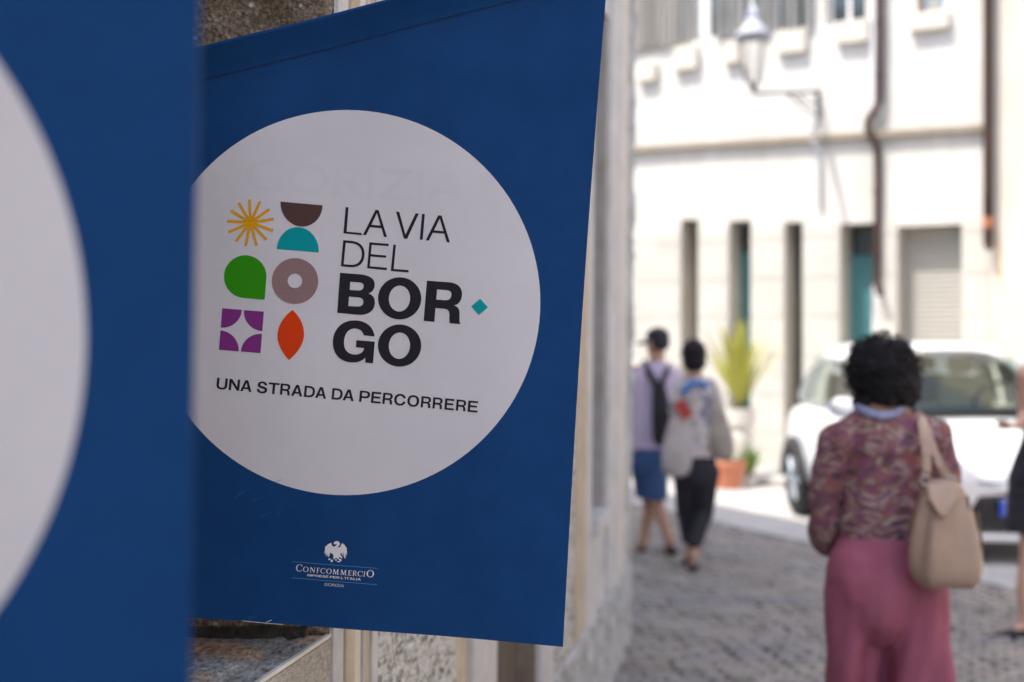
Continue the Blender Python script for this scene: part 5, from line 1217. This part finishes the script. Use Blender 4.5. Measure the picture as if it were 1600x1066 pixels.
for an, dz in ((an1, 0), (an2, -.02)):
    mb = MB(); B = Blob(); B.chain([(an + Vector((0, -.045, -.055 + dz)), .034), (an + Vector((-.01, .06, -.085 + dz)), .036), (an + Vector((-.02, .13, -.09 + dz)), .028)], (1, 1, .6)); B.skin('shoe', dark, w2, .008, 3)
mb = MB()
tote = thing('tote_bag', 'pale cloth tote hanging between the walking man and woman', 'bag', Wn(1057, 745, -.1))
def sack(parent, c_px, ys, mtl, dpt, fn):
    v = []; f = []; N = 24
    for (y, xa, xb, d_) in ys:
        c = fn((xa + xb) / 2, y, dpt); hw = (xb - xa) / 2 * DW / F
        for k in range(N):
            t = 2 * math.pi * k / N; v.append(c + Vector((hw * math.copysign(abs(math.cos(t)) ** .7, math.cos(t)) * (1 + .05 * math.sin(4 * t + y)), d_ * math.sin(t) * (1 + .06 * math.sin(3 * t + y * .1)), 0)))
    for k in range(len(ys) - 1):
        for j in range(N): f.append((k * N + j, k * N + (j + 1) % N, (k + 1) * N + (j + 1) % N, (k + 1) * N + j))
    f.append(tuple(range(N))); f.append(tuple(range((len(ys) - 1) * N, len(ys) * N)))
    o = fixnormals(mk('sack', v, f, mtl, parent, smooth=True)); q = o.modifiers.new('s', 'SUBSURF'); q.levels = q.render_levels = 1; return o
cloth1 = mat('pale_cloth', (0.38, 0.35, 0.35), .85, (.52, .48, .48), 9, .4, 20); cloth2 = mat('beige_cloth_bag', (0.28, 0.245, 0.215), .85, (.46, .42, .39), 9, .4, 20)
sack(tote, 0, [(648, 1048, 1078, .03), (670, 1042, 1082, .05), (700, 1034, 1083, .07), (728, 1032, 1082, .075), (742, 1038, 1076, .06), (746, 1046, 1066, .03)], cloth1, -.08, Wn)
strap('handle', [Wn(1052, 652, -.08), Wn(1058, 625, -.10), Wn(1066, 600, -.06), Wn(1067, 590, .0)], .03, .006, cloth1, tote)
o = strap('red_panel', [Wn(1060, 628, -.17), Wn(1076, 652, -.17)], .08, .012, mat('red_cloth', (.40, .05, .04), .8), tote)
sb = thing('shoulder_bag', 'beige slouchy bag on the right shoulder of the woman in black trousers', 'bag', Wn(1126, 720, -.05))
sack(sb, 0, [(616, 1110, 1124, .03), (645, 1108, 1134, .05), (672, 1106, 1144, .07), (698, 1104, 1149, .08), (712, 1110, 1146, .06), (718, 1118, 1138, .03)], cloth2, -.06, Wn)
strap('handle', [Wn(1118, 616, -.06), Wn(1112, 600, -.05), Wn(1108, 592, .0)], .035, .006, cloth2, sb)

# --- woman cut off by the right edge
DR = 7.65
def Rn(px, py, dy=0): return P(px, py, DR + dy)
gr = Rn(1640, 0); w3 = thing('person', 'woman in black skirt half cut off by the right edge, forearm raised', 'person', (gr.x, gr.y, .034))
B = Blob(); h3 = Rn(1650, 500); head(B, h3, (-.9, -.2, 0), .97); B.chain([(Rn(1650, 530), .05), (Rn(1648, 560), .06)])
B.chain([(Rn(1607, 582, -.05), .05), (Rn(1648, 575), .07), (Rn(1690, 582, .05), .05)]); B.limb(Rn(1648, 600), Rn(1646, 690), .125, .11, (1, .75, 1)); B.limb(Rn(1645, 710), Rn(1643, 760), .135, .15, (1, .8, 1))
wr3 = Rn(1592, 664, -.20)
B.chain([(Rn(1602, 585, -.05), .05), (Rn(1603, 652, .04), .042), (wr3, .029)]); hand(B, wr3, (-.8, -.6, -.1), (0, .3, 1), 1, 1.0, .9)
B.chain([(Rn(1692, 588, .05), .05), (Rn(1698, 655, .05), .04), (Rn(1690, 720, .0), .028)]); hand(B, Rn(1690, 720, .0), (0, 0, -1), (-1, 0, 0), 1, 1.0, .4)
for hx, fx, dy in ((1615, 1602, -.06), (1665, 1668, .12)):
    k = Rn(hx - 4, 868, dy); an = Rn(fx, 975, dy); B.chain([(Rn(hx, 770), .09), (k, .058), (Rn(fx + 1, 915, dy), .055), (an, .034)]); B.chain([(an, .032), (an + Vector((-.06, -.01, -.05)), .028), (an + Vector((-.12, -.02, -.065)), .022)])
B.skin('body', skinB, w3, .009, 3)
B = Blob(); B.limb(Rn(1648, 610), Rn(1645, 700), .142, .130, (1, .78, 1)); B.chain([(Rn(1625, 590, -.03), .045), (Rn(1648, 585), .08), (Rn(1672, 590, .03), .045)]); B.skin('top', dark, w3, .011, 4, [(Rn(1648, 572), (0, 0, 1))])
B = Blob(); B.limb(Rn(1640, 690), Rn(1636, 750), .155, .205, (1, .85, 1)); B.limb(Rn(1636, 750), Rn(1636, 834), .205, .235, (1, .8, 1)); B.skin('skirt', dark, w3, .012, 4, [(Rn(1640, 830), (0, 0, -1))], lambda p: .012 * noise.noise(Vector((p.x * 14, p.y * 14, p.z * 2))))
B = Blob(); B.ball(h3 + Vector((.03, .02, .03)), (.098, .10, .10)); B.ball(h3 + Vector((.06, .02, -.06)), (.07, .085, .10)); B.skin('hair', mat('brown_hair', (.05, .03, .02), .5), w3, .009, 3, [(h3 + Vector((-.045, 0, 0)), (-1, 0, .1))])
eyes(w3, h3, (-.9, -.2, 0), .97, eyew, eyed)
for fx, dy in ((1602, -.06), (1668, .12)):
    an = Rn(fx, 975, dy); B = Blob(); B.chain([(an + Vector((.035, 0, -.050)), .046), (an + Vector((-.06, -.01, -.060)), .046), (an + Vector((-.15, -.02, -.070)), .034)], (1, 1, .9)); B.skin('shoe', dark, w3, .008, 3)
mb = MB(); c = wr3 + Vector((.03, .005, -.002)); mb.tube([c + Vector((0, .034 * math.cos(t), .034 * math.sin(t))) for t in [2 * math.pi * k / 20 for k in range(21)]], .006, 6, cap=False); mb.build('bracelet', mat('bead_bracelet', (.3, .25, .22), .4), w3)
